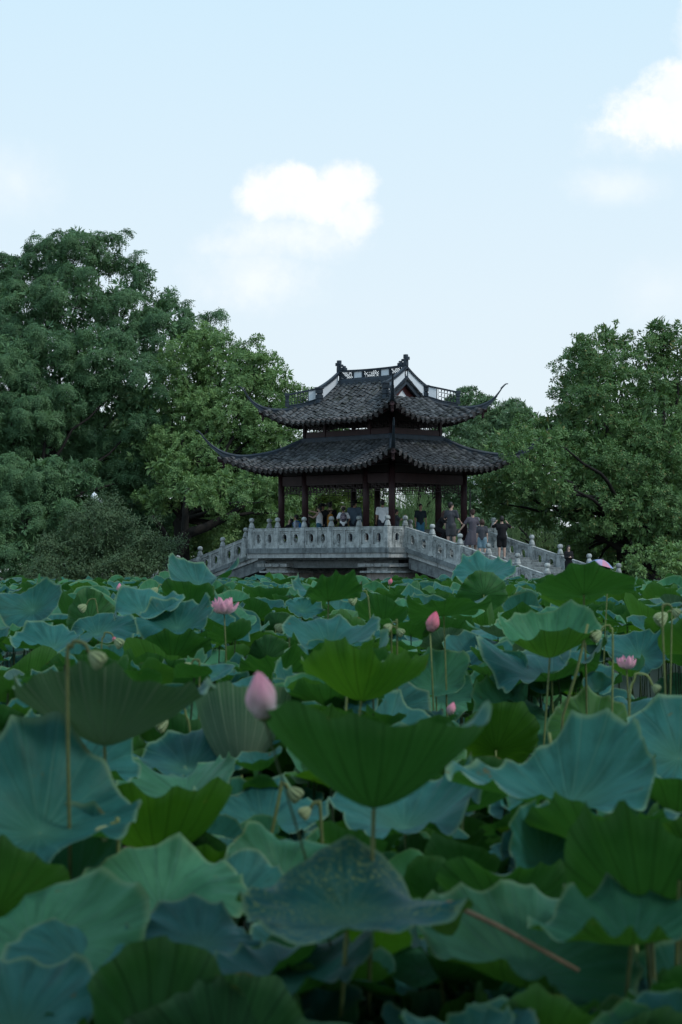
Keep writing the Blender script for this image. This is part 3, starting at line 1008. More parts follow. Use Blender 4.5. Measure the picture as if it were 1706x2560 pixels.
def desc_top(y):   # crest of the descending ridge over |y|
    return 8.43 - .78 * y + .14 * y * y
for sx in (-1, 1):
    xg = sx * 1.93
    gb = empty('gable', parent=pav)
    # red gable wall with small white triangle
    xw = sx * 1.72
    v = [(xw, -1.0, 7.05), (xw, 1.0, 7.05), (xw, 0, 7.86), (xw - sx * .06, -1.0, 7.05), (xw - sx * .06, 1.0, 7.05), (xw - sx * .06, 0, 7.86)]
    mb = MB(); mb.add([Vector(q) for q in v], [(0, 1, 2), (3, 5, 4), (0, 3, 4, 1), (1, 4, 5, 2), (2, 5, 3, 0)])
    mb.build('gable_wall', M['lacquer_red'], gb)
    xw2 = xw + sx * .02
    v = [(xw2, -.32, 7.10), (xw2, .32, 7.10), (xw2, 0, 7.40), (xw, -.32, 7.10), (xw, .32, 7.10), (xw, 0, 7.40)]
    mb = MB(); mb.add([Vector(q) for q in v], [(0, 1, 2), (0, 3, 4, 1), (1, 4, 5, 2), (2, 5, 3, 0)])
    mb.build('white_panel', M['white'], gb)
    for sy in (-1, 1):
        ys_ = np.linspace(.0, 1.16, 12)
        # bargeboard under the tiles
        mb = MB(); vs_ = []
        for y in ys_:
            for x in (xg - sx * .05, xg + sx * .05):
                vs_ += [Vector((x, sy * y, z_up(y) - .22)), Vector((x, sy * y, z_up(y) + .03))]
        fs = []
        for i in range(11):
            o0 = i * 4
            fs += [(o0, o0 + 1, o0 + 5, o0 + 4), (o0 + 2, o0 + 6, o0 + 7, o0 + 3), (o0 + 1, o0 + 3, o0 + 7, o0 + 5), (o0, o0 + 4, o0 + 6, o0 + 2)]
        fs += [(0, 2, 3, 1), (44, 45, 47, 46)]
        mb.add(vs_, fs); mb.build('bargeboard', M['ridge'], gb)
        # coping
        mb = MB(); ribbon([Vector((xg, sy * y, desc_top(y))) for y in ys_], [.13] * 12, [.2] * 12, mb); mb.build('ridge_coping', M['ridge'], gb)
        mb = MB(); ribbon([Vector((xg, sy * y, z_up(y) + .12)) for y in ys_], [.12] * 12, [.19] * 12, mb); mb.build('ridge_base', M['ridge'], gb)
        # white plaster between them
        mb = MB(); vs_ = []
        for y in ys_[1:]:
            for x in (xg - .045, xg + .045):
                vs_ += [Vector((x, sy * y, z_up(y) + .10)), Vector((x, sy * y, desc_top(y) - .10))]
        fs = []
        for i in range(10):
            o0 = i * 4
            fs += [(o0, o0 + 1, o0 + 5, o0 + 4), (o0 + 2, o0 + 6, o0 + 7, o0 + 3)]
        fs += [(0, 2, 3, 1), (40, 41, 43, 42)]
        mb.add(vs_, fs); mb.build('white_panel', M['white'], gb)
        mb = MB()   # end stop of stacked mouldings
        Mx = Matrix.Translation((xg, sy * 1.17, 0)) 
        for z0, z1, w_ in ((7.0, 7.14, .13), (7.14, 7.2, .10), (7.2, 7.36, .125), (7.36, 7.41, .095), (7.41, 7.60, .12), (7.60, 7.68, .15)):
            mb.bevbox(-w_, w_, -w_, w_, z0, z1, .02, 0, Mx)
        mb.build('end_stop', M['ridge'], gb)
        # pierced rail running on down the hip
        hr = empty('hip_rail', parent=pav)
        d0, d1 = 1.10, 1.98
        def hp(d, z): return Vector((sx * (1.05 + d), sy * d, z))
        kz = lambda d: np.interp(d, [q[0] for q in up_keys], [q[1] for q in up_keys])
        tz = lambda d: 7.66 - (d - d0) * .30
        dd = np.linspace(d0, d1, 8)
        mb = MB(); ribbon([hp(d, tz(d)) for d in dd], [.07] * 8, [.13] * 8, mb); mb.build('rail', M['ridge'], hr)
        mb = MB(); ribbon([hp(d, kz(d) + .10) for d in dd], [.12] * 8, [.14] * 8, mb); mb.build('rail', M['ridge'], hr)
        mb = MB(); q = hp(d1, 0); MM = Matrix.Translation(q) @ Matrix.Rotation(R(45), 4, 'Z')
        zt = tz(d1)
        for z0, z1, w_ in ((6.86, 7.02, .085), (7.02, 7.06, .065), (7.06, 7.16, .08), (7.16, 7.20, .06), (7.20, 7.30, .08), (7.30, zt + .03, .10)):
            mb.bevbox(-w_, w_, -w_, w_, z0, z1, .015, 0, MM)
        mb.build('end_stop', M['ridge'], hr)
        dm = d0 + .24
        mb = MB(); vs_ = []
        dirp = Vector((sx, sy, 0)).normalized(); nrm = Vector((dirp.y, -dirp.x, 0)) * .03
        for d in (d0 + .02, dm):
            for k in (-1, 1):
                vs_ += [hp(d, kz(d) + .09) + nrm * k, hp(d, tz(d) - .05) + nrm * k]
        mb.add(vs_, [(0, 1, 5, 4), (2, 6, 7, 3), (0, 2, 3, 1), (4, 5, 7, 6)]); mb.build('white_panel', M['white'], hr)
        mb = MB(); mb.tube([hp(dm + .02, kz(dm) + .05), hp(dm + .02, tz(dm) - .03)], .03, 4); mb.build('baluster', M['ridge'], hr)
        mb = MB()
        NR = 6
        for i in range(NR):
            for k in range(3):
                d = dm + .07 + (d1 - dm - .12) * (i + .5) / NR
                z = kz(d) + .14 + (tz(d) - kz(d) - .24) * k / 2
                rw = (d1 - dm) / NR * .72; rh = (tz(d) - kz(d)) * .17
                ring = [hp(d, z) + dirp * rw * math.cos(a) + Vector((0, 0, rh * math.sin(a))) for a in np.linspace(0, 2 * PI, 9)]
                mb.tube(ring, .011, 4, cap=False)
        mb.build('lattice', M['ridge'], hr)
# ------------------------------------------------------------------ trees
rng = np.random.default_rng(7)


def rot_from_dirs(d, roll):
    """rotation matrices (n,3,3) whose z axis is d, with a random roll"""
    d = d / np.linalg.norm(d, axis=1, keepdims=True)
    ref = np.where(np.abs(d[:, 2:3]) < .9, np.array([[0, 0, 1.0]]), np.array([[1.0, 0, 0]]))
    x = np.cross(ref, d); x /= np.linalg.norm(x, axis=1, keepdims=True)
    y = np.cross(d, x)
    c, s = np.cos(roll)[:, None], np.sin(roll)[:, None]
    X = x * c + y * s; Y = -x * s + y * c
    return np.stack([X, Y, d], axis=2)


def leaf_quads(bases, dirs, ups, ln, wd):
    """rhombic leaves: base point, direction, upward hint"""
    dirs = dirs / np.linalg.norm(dirs, axis=1, keepdims=True)
    sd = np.cross(dirs, ups); sd /= (np.linalg.norm(sd, axis=1, keepdims=True) + 1e-9)
    nrm = np.cross(sd, dirs)
    ln = np.asarray(ln).reshape(-1, 1); wd = np.asarray(wd).reshape(-1, 1)
    p0 = bases; p2 = bases + dirs * ln - nrm * ln * .12
    mid = bases + dirs * ln * .5 + nrm * ln * .04
    p1 = mid + sd * wd * .5; p3 = mid - sd * wd * .5
    v = np.stack([p0, p1, p2, p3], 1).reshape(-1, 3)
    return v


def template(kind, seed):
    """one spray of leaves around the origin, z = growth direction"""
    g = np.random.default_rng(seed)
    B, D, U, Ls, Ws = [], [], [], [], []
    if kind == 'rosette':          # camphor: rounded tuft of glossy leaves round a twig tip
        n = 9
        for i in range(n):
            a = i * 2.4; el_ = R(5 + 75 * (i / n)) - R(15)
            d = np.array([math.cos(a) * math.cos(el_), math.sin(a) * math.cos(el_), math.sin(el_)])
            B.append(d * .02 + np.array([0, 0, .10 * i / n])); D.append(d + g.normal(0, .12, 3)); U.append([0, 0, 1]); Ls.append(.125 * g.uniform(.75, 1.2)); Ws.append(.068)
    elif kind == 'frond':          # wingnut: three arching pinnate leaves
        for f in range(3):
            a0 = f * 2.1 + g.uniform(-.3, .3)
            out_ = np.array([math.cos(a0), math.sin(a0), 0])
            side = np.array([-math.sin(a0), math.cos(a0), 0])
            for i in range(4):
                t = (i + .6) / 4
                c = out_ * t * .36 + np.array([0, 0, .10 * t - .26 * t * t])
                for s in (-1, 1):
                    B.append(c); D.append(out_ * .5 + side * s * .9 + np.array([0, 0, -.42])); U.append([0, 0, 1]); Ls.append(.145 * (1 - .25 * t)); Ws.append(.046)
            B.append(out_ * .36 + np.array([0, 0, -.16])); D.append(out_ + np.array([0, 0, -.8])); U.append([0, 0, 1]); Ls.append(.12); Ws.append(.04)
    elif kind == 'fine':           # bush: tiny leaves along short twigs
        for f in range(3):
            d0 = g.normal(0, 1, 3); d0[2] = abs(d0[2]) * .5; d0 /= np.linalg.norm(d0)
            for i in range(5):
                B.append(d0 * .07 * i); dd = d0 * .6 + g.normal(0, .6, 3); D.append(dd); U.append([0, 0, 1]); Ls.append(.085); Ws.append(.032)
    elif kind == 'willow':
        for f in range(2):
            off = g.normal(0, .05, 3)
            for i in range(16):
                t = i / 15
                B.append(off + np.array([.06 * math.sin(2 * t + f), .05 * t, -1.1 * t])); a = g.uniform(0, 6.28)
                D.append(np.array([math.cos(a) * .45, math.sin(a) * .45, -1])); U.append([math.sin(a), -math.cos(a), .2]); Ls.append(.14); Ws.append(.024)
    elif kind == 'puff':
        n = 12
        for i in range(n):
            d = g.normal(0, 1, 3); d[2] = abs(d[2]) * .8; d /= np.linalg.norm(d)
            B.append(d * .06); D.append(d + g.normal(0, .3, 3)); U.append([0, 0, 1]); Ls.append(.24 * g.uniform(.7, 1.2)); Ws.append(.13)
    elif kind == 'catkin':
        for f in range(2):
            off = g.normal(0, .07, 3)
            for i in range(6):
                B.append(off + np.array([0, 0, -.06 * i])); D.append([g.normal(0, .1), g.normal(0, .1), -1]); a = g.uniform(0, 6.28); U.append([math.cos(a), math.sin(a), 0]); Ls.append(.075); Ws.append(.03)
    return leaf_quads(np.array(B, float), np.array(D, float), np.array(U, float), np.array(Ls), np.array(Ws))


TEMPL = {k: [template(k, s) for s in range(4)] for k in ('rosette', 'frond', 'fine', 'willow', 'puff', 'catkin')}
TOTAL_LEAVES = [0]


def make_crown(pos, dirs, kind, scale, parent, mat, name='crown', tri=False):
    """put sprays at the given twig tips and join them into one foliage mesh"""
    out_v = []
    tid = rng.integers(0, 4, len(pos))
    roll = rng.uniform(0, 6.28, len(pos))
    sc_ = scale * rng.uniform(.8, 1.25, len(pos))
    Rm = rot_from_dirs(dirs, roll)
    if kind in ('willow', 'catkin'):
        Rm = rot_from_dirs(np.tile([[0, 0, 1.0]], (len(pos), 1)) + rng.normal(0, .06, (len(pos), 3)), roll)
    for t in range(4):
        k = np.where(tid == t)[0]
        tv = TEMPL[kind][t]
        if tri: tv = tv.reshape(-1, 4, 3)[:, [0, 1, 2]].reshape(-1, 3) * 1.12
        v = np.einsum('nij,mj->nmi', Rm[k], tv) * sc_[k][:, None, None] + pos[k][:, None, :]
        out_v.append(v.reshape(-1, 3))
    v = np.concatenate(out_v)
    f = np.arange(len(v)).reshape(-1, 3 if tri else 4)
    TOTAL_LEAVES[0] += len(f) * (1 if tri else 2)
    me = np_mesh(name, v, f, mat)
    o = link_mesh(name, me, parent)
    tag(o, kind='stuff')
    return o


def lobe_points(c, rad, dens, sub=.34, fill=.25, squash=.85, outward=1.0):
    """twig tips on a billow: a big rounded lobe that is itself made of smaller tufts"""
    n_sub = max(5, int(rad * rad * dens * 2.1 + 3))
    d = rng.normal(0, 1, (n_sub, 3)); d[:, 2] = d[:, 2] * .9 + .18
    d /= np.linalg.norm(d, axis=1, keepdims=True)
    keep = (d[:, 1] < .25) | (rng.random(n_sub) < .2); d = d[keep]; n_sub = len(d)
    rr_ = rad * (1 - fill * rng.random(n_sub) ** 1.5)
    sc_ = rng.uniform(.6, 1.35, n_sub) * sub * min(1, .55 + rad * .28)
    cs = c + d * rr_[:, None] * np.array([1, 1, squash]) + rng.normal(0, .08, (n_sub, 3))
    P_, D_ = [], []
    for i in range(n_sub):
        m_ = max(5, int(17 * (sc_[i] / .34) ** 2))
        e = rng.normal(0, 1, (m_, 3)); e /= np.linalg.norm(e, axis=1, keepdims=True)
        e = e + d[i] * .65 + np.array([0, 0, .35]); e /= np.linalg.norm(e, axis=1, keepdims=True)
        P_.append(cs[i] + e * sc_[i] * rng.uniform(.6, 1.05, (m_, 1)) * np.array([1.15, 1.15, .72]))
        D_.append(e + rng.normal(0, .25, (m_, 3)) + np.array([0, 0, .3 * outward]))
    return np.concatenate(P_), np.concatenate(D_)


def limb(a, b_, r0, r1, bend=.15, n=9, seed=0, par=None, name='branch', mat='bark'):
    g = random.Random(seed)
    a, b_ = Vector(a), Vector(b_)
    L = (b_ - a).length
    side = Vector((g.uniform(-1, 1), g.uniform(-1, 1), g.uniform(.0, .8))) * L * bend
    pts = []; rad = []
    for i in range(n):
        t = i / (n - 1)
        p = a.lerp(b_, t) + side * math.sin(PI * t) + Vector((g.uniform(-1, 1), g.uniform(-1, 1), g.uniform(-1, 1))) * L * .012
        pts.append(p); rad.append(r0 + (r1 - r0) * t)
    mb = MB(); mb.tube(pts, rad, 8)
    return mb.build(name, M[mat], par, True), pts


def tree(name, label, cat, group, base, lobes, kind, mat, dens=5.0, scale=1.0, sub=.34, trunk_r=.28, fork=None, fill=.25, squash=.85, extra=None, seed=1, core=1.0, far=False):
    if name == 'distant_tree': far = True; core = .6
    """lobes: (px, py, Y, radius in m)"""
    root = empty(name, base)
    tag(root, label, cat, group)
    inv = np.array(base)
    bz = Vector(base)
    PP, DD = [], []
    cs = []
    for (px, py, Y, r_) in lobes:
        c = P(px, py, Y); cs.append((c, r_))
        p, d = lobe_points(np.array(c), r_, dens, sub, fill, squash)
        PP.append(p); DD.append(d)
    p = np.concatenate(PP) - inv; d = np.concatenate(DD)
    make_crown(p, d, kind, scale, root, M[mat], 'crown', far)
    # the shaded inside of the crown
    IP, ID = [], []
    for c, r_ in cs:
        if r_ < .7 and kind != 'fine': continue
        n_ = int(core * 42 * r_ * r_)
        e = rng.normal(0, 1, (n_, 3)); e /= np.linalg.norm(e, axis=1, keepdims=True)
        IP.append(np.array(c) + e * r_ * rng.uniform(.45, .88, (n_, 1)) * np.array([1, 1, squash])); ID.append(e + rng.normal(0, .5, (n_, 3)))
    if IP and core > 0:
        make_crown(np.concatenate(IP) - inv, np.concatenate(ID), 'puff', 1.15 if kind != 'fine' else .6, root, M[mat], 'inner_crown', True)
    if extra:
        k = rng.random(len(p)) < extra[2]
        make_crown(p[k] + np.array([0, 0, -.15]), d[k], extra[0], extra[1], root, M[extra[3]], 'catkins')
    fk = Vector(fork) if fork is not None else bz + Vector((0, 0, max(1.5, (max(c.z for c, _ in cs) - bz.z) * .35)))
    _, tp = limb(Vector((0, 0, -.6)), fk - bz, trunk_r, trunk_r * .72, .05, 9, seed, root, 'trunk')
    for i, (c, r_) in enumerate(cs):
        if r_ < .6: continue
        limb(fk - bz, c - bz, trunk_r * .28, .02, .12, 9, seed * 31 + i, root)
    return root, cs


def gz(x, y): return EYE * 0 + bank_z(x, y)


def base_at(px, Y):
    x = (px - 853) / F * Y
    return (x, Y, max(0.1, bank_z(x, Y)))


# 1 tall wingnut at the back left
tree('wingnut_tree', 'tallest tree at the left, dark feathery foliage with hanging seed catkins against the sky', 'tree', None, base_at(150, 119),
     [(195, 640, 119, 1.7), (265, 645, 119, 1.0), (120, 660, 120, 1.3), (60, 690, 120, 1.25), (20, 700, 121, 1.2), (-50, 730, 121, 1.8), (350, 690, 118, .9), (400, 755, 118, .95), (450, 805, 117, 1.1), (510, 830, 117, .65),
      (180, 760, 117, 2.2), (300, 790, 117, 2.0), (60, 800, 118, 2.2), (390, 850, 116, 1.7), (-20, 830, 118, 2.2), (235, 596, 119, .6), (160, 600, 119, .55), (350, 650, 118, .45), (530, 800, 117, .35), (300, 605, 119, .45), (100, 610, 120, .5)],
     'frond', 'wingnut', 4.6, .95, .36, .42, None, .45, .95, ('catkin', 1.5, .16, 'bush'), 1)
# 2 wingnut hanging low in front of it
tree('wingnut_tree', 'dark drooping tree filling the left edge behind the lotus pond', 'tree', None, base_at(60, 108),
     [(120, 900, 111, 2.2), (20, 940, 110, 2.2), (250, 900, 111, 2.0), (330, 960, 111, 1.7), (60, 1060, 109, 2.0), (215, 1090, 112, 1.5), (290, 1140, 112, 1.4), (340, 1200, 112, 1.4), (270, 1230, 112, 1.2), (-60, 1050, 109, 2.2), (150, 1010, 110, 1.5), (270, 1000, 112, 1.3), (350, 1060, 111, 1.1),
      (90, 1210, 105, 1.6), (150, 1190, 105, 1.15), (-10, 1220, 105, 1.7), (60, 1330, 104, 1.5), (170, 1290, 104, 1.0), (330, 1320, 113, 1.5), (240, 1320, 113, 1.5), (400, 1330, 113, 1.3), (-40, 1370, 104, 1.6), (40, 1400, 103, 1.1), (110, 1370, 104, 1.0), (190, 1210, 105, .75), (205, 1165, 105, .5)],
     'frond', 'wingnut', 4.6, .95, .36, .36, None, .3, .8, None, 2)
# 3 camphor to the left of the pavilion
tree('camphor_tree', 'rounded light green camphor tree left of the pavilion roof', 'tree', None, base_at(470, 108),
     [(470, 910, 113, 1.7), (560, 910, 112, 1.6), (640, 930, 112, 1.3), (520, 870, 113, 1.2), (600, 960, 111, 1.6), (430, 990, 112, 1.6), (680, 1010, 111, 1.2), (500, 1030, 111, 1.5), (590, 1050, 110, 1.4), (660, 1090, 110, 1.5), (700, 1050, 111, 1.1),
      (440, 1110, 110, 1.2), (520, 1150, 109, 1.3), (420, 1180, 108, 1.0), (470, 1230, 107, 1.0), (560, 1230, 107, 1.3), (640, 1220, 107, 1.3), (390, 1260, 108, .9), (680, 1190, 108, 1.2), (600, 1290, 108, 1.0), (690, 1270, 108, 1.0), (360, 1130, 111, 1.0), (730, 1150, 112, 1.3), (600, 1268, 103.5, .6), (660, 1255, 103.5, .65), (530, 1272, 103.5, .6), (500, 1240, 103.8, .7), (560, 1330, 106.5, .7), (620, 1330, 110, 1.0), (540, 1330, 111, 1.1), (470, 1340, 112, 1.0), (690, 1340, 111, 1.0), (560, 1120, 113, 1.6), (480, 1080, 113, 1.4), (640, 1150, 113, 1.5), (640, 880, 112, .65), (690, 945, 111, .7), (745, 1010, 112, .9), (740, 1230, 113, 1.2)],
     'rosette', 'camphor', 5.4, 1.0, .34, .45, P(455, 1300, 108), .2, .85, None, 3)
for (a, b2, r0, r1, sd) in (((440, 1440, 106), (560, 1300, 107), .30, .16, 3), ((452, 1420, 106), (470, 1240, 107), .2, .08, 5), ((520, 1330, 106.5), (700, 1290, 107), .13, .05, 8), ((470, 1400, 105), (700, 1300, 107), .16, .05, 9)):
    o, _ = limb(P(*a), P(*b2), r0, r1, .1, 10, sd); bpy.data.objects.remove(o)
# leaning trunks of the camphor reaching over the water behind the ramp
ct = empty('leaning_tree', base_at(440, 105)); tag(ct, 'dark leaning tree trunk forking behind the left ramp of the bridge', 'tree trunk')
cb = Vector(base_at(440, 105))
limb(P(415, 1450, 105) - cb, P(470, 1330, 105) - cb, .38, .27, .03, 8, 1, ct, 'trunk')
limb(P(470, 1335, 105) - cb, P(610, 1262, 106) - cb, .24, .10, .10, 9, 2, ct, 'branch')
limb(P(465, 1340, 105) - cb, P(470, 1220, 105) - cb, .2, .08, .06, 9, 3, ct, 'branch')
limb(P(560, 1290, 105.5) - cb, P(700, 1284, 107) - cb, .1, .04, .06, 9, 4, ct, 'branch')
limb(P(440, 1400, 105) - cb, P(380, 1290, 104) - cb, .2, .09, .1, 9, 5, ct, 'branch')
# 4 low bush on the left bank
tree('shrub', 'broad olive green shrub on the left bank beside the bridge ramp', 'shrub', None, base_at(250, 99),
     [(250, 1330, 99, 1.25), (330, 1330, 99, 1.0), (170, 1390, 98.5, 1.1), (260, 1420, 98, 1.3), (350, 1400, 98.5, 1.15), (400, 1400, 98.5, .75), (130, 1430, 98, .9), (220, 1290, 99.5, .7), (290, 1280, 99.5, .6), (420, 1360, 99, .45), (200, 1460, 97.5, 1.2), (330, 1460, 97.5, 1.2)],
     'fine', 'bush', 9.0, 1.25, .36, .1, None, .2, .8, None, 4)
# 5 big camphor on the right bank
tree('camphor_tree', 'big dark camphor tree whose branches hang over the right ramp', 'tree', None, base_at(1560, 100),
     [(1455, 975, 103, 1.3), (1415, 1085, 102, 1.35), (1500, 1060, 101, 1.8), (1320, 1120, 101, 1.1), (1600, 1080, 101, 1.7), (1285, 1160, 100, .9), (1380, 1160, 100, 1.5), (1480, 1170, 99.5, 1.5), (1580, 1190, 99, 1.6), (1680, 1150, 100, 1.8), (1300, 1210, 99, 1.1), (1400, 1260, 99, 1.1), (1230, 1190, 99.5, .9), (1240, 1260, 100.5, .8),
      (1500, 1280, 98, 1.3), (1620, 1290, 98, 1.5), (1340, 1080, 103, 1.0), (1250, 1110, 102, .7), (1700, 1290, 98, 1.3), (1460, 900, 103, 1.0), (1560, 960, 102, 1.4), (1330, 1290, 101, .7), (1690, 1400, 97, 1.0), (1206, 1236, 101, .55), (1296, 1132, 92.5, .42), (1286, 1108, 92.5, .30), (1322, 1150, 92.5, .6), (1300, 1160, 92.5, .4), (1312, 1122, 93.0, .50), (1350, 1165, 93.0, .7), (1322, 1225, 93.4, .6), (1372, 1105, 94, .7), (1310, 1175, 93.2, .5), (1390, 1200, 94, .8), (1440, 1370, 101, .8), (1560, 1380, 101, .9), (1400, 1400, 102, .8), (1490, 1410, 101, .8), (1610, 1400, 99, .8), (1530, 1330, 102, 1.0)],
     'rosette', 'camphor_dark', 5.4, 1.0, .34, .5, P(1560, 1330, 100), .22, .85, None, 6)
# 6 upper right camphor with loose sprays against the sky
tree('camphor_tree', 'tall camphor tree rising at the right edge with a loose open top', 'tree', None, base_at(1640, 107),
     [(1480, 880, 108, .8), (1525, 850, 108, .75), (1560, 900, 108, 1.1), (1600, 860, 108, .6), (1500, 940, 107, 1.0), (1430, 890, 108, .38), (1390, 940, 108, .42), (1420, 960, 108, .45), (1405, 985, 107.5, .35), (1450, 930, 108, .35), (1385, 960, 108, .3), (1640, 880, 109, 1.0), (1660, 830, 109, .7), (1690, 870, 109, 1.2), (1720, 940, 109, 1.4), (1640, 960, 108, 1.2), (1700, 1030, 108, 1.1), (1450, 960, 107, .7), (1420, 900, 108, .3)],
     'rosette', 'camphor_dark', 5.0, 1.0, .30, .4, None, .4, .9, None, 7)
limb_root = empty('leaning_tree', base_at(1640, 99)); tag(limb_root, 'thick dark trunk leaning across the shade at the lower right', 'tree trunk')
lb = Vector(base_at(1640, 99))
limb(P(1680, 1440, 98) - lb, P(1560, 1370, 98.5) - lb, .32, .2, .03, 9, 1, limb_root, 'trunk')
limb(P(1580, 1385, 98.3) - lb, P(1440, 1320, 99) - lb, .2, .08, .05, 9, 2, limb_root, 'branch')
limb(P(1640, 1345, 98.3) - lb, P(1580, 1278, 99) - lb, .12, .07, .2, 9, 3, limb_root, 'branch')
limb(P(1700, 1380, 98.3) - lb, P(1600, 1340, 98.5) - lb, .15, .06, .2, 9, 6, limb_root, 'branch')
# 7 distant rounded trees behind the roof at the right, and behind the columns
far_spec = [('pale distant tree peeping over the right end of the upper roof', [(1168, 1010, 150, 1.0), (1150, 1060, 150, 1.6), (1200, 1075, 150, 1.4)]),
            ('distant rounded tree between the pavilion roofs and the right camphor', [(1250, 1050, 145, 1.6), (1300, 1060, 145, 1.5), (1240, 1020, 146, .6), (1275, 1140, 144, 1.8), (1220, 1130, 144, 1.5)]),
            ('distant tree low behind the right end of the lower roof', [(1130, 1130, 138, 1.7), (1190, 1160, 138, 1.6), (1120, 1210, 137, 1.6), (1200, 1240, 136, 1.6), (1260, 1220, 136, 1.6)]),
            ('distant tree standing behind the right hand bays', [(1150, 1260, 134, 1.5), (1090, 1210, 136, 1.3), (1170, 1330, 132, 1.6), (1250, 1320, 131, 1.6), (1330, 1330, 131, 1.5)])]
for i, (lb_, lobes) in enumerate(far_spec):
    tree('distant_tree', lb_, 'tree', 'trees on the far bank', base_at(lobes[0][0], lobes[0][2]), lobes, 'puff', 'far_leaf', 4.2, .9, .42, .25, None, .2, .85, None, 20 + i)
tree('distant_tree', 'bright yellow green tree on the far bank seen between the pavilion columns', 'tree', 'trees on the far bank', base_at(840, 128),
     [(820, 1240, 128, 1.5), (880, 1250, 128, 1.5), (760, 1240, 128, 1.3), (920, 1270, 128, 1.2), (840, 1310, 127, 1.6), (780, 1310, 127, 1.4), (910, 1320, 127, 1.3)],
     'rosette', 'bright_leaf', 4.2, 1.1, .36, .2, None, .2, .85, None, 31)
tree('distant_tree', 'dark tree on the far bank behind the left bays of the pavilion', 'tree', 'trees on the far bank', base_at(700, 124),
     [(690, 1200, 124, 1.6), (760, 1190, 126, 1.5), (850, 1180, 132, 1.6), (940, 1190, 134, 1.6), (1030, 1190, 136, 1.6), (700, 1320, 123, 1.6), (650, 1340, 120, 1.5), (800, 1110, 134, 1.4), (880, 1100, 136, 1.4), (960, 1100, 137, 1.3)],
     'rosette', 'camphor_dark', 4.0, 1.1, .36, .2, None, .2, .85, None, 32)


def willow(label, base, spots, dens, seed):
    root = empty('willow', base); tag(root, label, 'tree', 'willows on the far bank')
    pos = []
    top = []
    for (px, py, Y, wid, hgt) in spots:
        c = P(px, py, Y); top.append(c)
        n = int(dens * wid * hgt)
        q = np.stack([rng.normal(0, .45, n) * wid, rng.normal(0, .4, n) * wid, -rng.random(n) ** 1.2 * hgt + .3], 1)
        q[:, 2] -= (q[:, 0] ** 2 + q[:, 1] ** 2) / max(wid, .1) * .35
        pos.append(np.array(c) + q)
    pos = np.concatenate(pos) - np.array(base)
    make_crown(pos, np.tile([[0, 0, 1.0]], (len(pos), 1)), 'willow', .9, root, M['willow'])
    b0 = Vector(base)
    fk = sum(top, Vector()) / len(top)
    limb(Vector((0, 0, -.5)), fk - b0, .2, .1, .05, 8, seed, root, 'trunk')
    for i, c in enumerate(top): limb((fk - b0) * .8, c - b0, .07, .03, .1, 7, seed + i, root)


willow('pale green willow hanging behind the right bays of the pavilion', base_at(1040, 122), [(1010, 1225, 122, 1.0, 3.2), (1050, 1215, 122, 1.1, 3.4), (1090, 1240, 122, .9, 3.0), (975, 1240, 123, .8, 3.0), (1130, 1270, 123, .8, 2.6)], 50, 3)
willow('small pale willow drooping behind the far railing of the right ramp', base_at(1340, 106), [(1340, 1325, 106, .6, 1.7), (1375, 1345, 106, .5, 1.5), (1300, 1345, 106, .5, 1.5), (1395, 1370, 106, .35, 1.0), (1285, 1300, 107, .5, 1.5)], 75, 5)
# 8 leafy shrubs by the water at the right edge
tree('shrub', 'leafy shrub with broad leaves at the water edge on the right', 'shrub', None, base_at(1640, 90),
     [(1600, 1420, 90, .55), (1650, 1400, 90, .6), (1700, 1400, 90, .7), (1580, 1380, 91, .4), (1620, 1445, 89, .5), (1690, 1440, 89, .6), (1560, 1430, 90, .35)],
     'puff', 'camphor', 9, .55, .26, .05, None, .2, .85, None, 41)
# dense wood closing the view at ground level
PP, DD = [], []
for px in range(-120, 1830, 80):
    Y = 132 + rng.uniform(-3, 3) + (16 if 640 < px < 1500 else -8)
    for k in range(5 if px < 560 or px > 1420 else 3):
        py = 1400 - k * 80 + rng.uniform(-15, 15)
        if 640 < px < 1400 and k > 1: continue
        p, d = lobe_points(np.array(P(px, py, Y)), rng.uniform(1.7, 2.2), 1.2, .62, .2)
        sel = rng.random(len(p)) < .38; p, d = p[sel], d[sel]
        PP.append(p); DD.append(d)
wd_ = make_crown(np.concatenate(PP), np.concatenate(DD), 'puff', 1.7, None, M['camphor_dark'], 'wood', True)
tag(wd_, 'dark wood closing the view on the far bank', 'wood')
print('tree leaves', TOTAL_LEAVES[0])
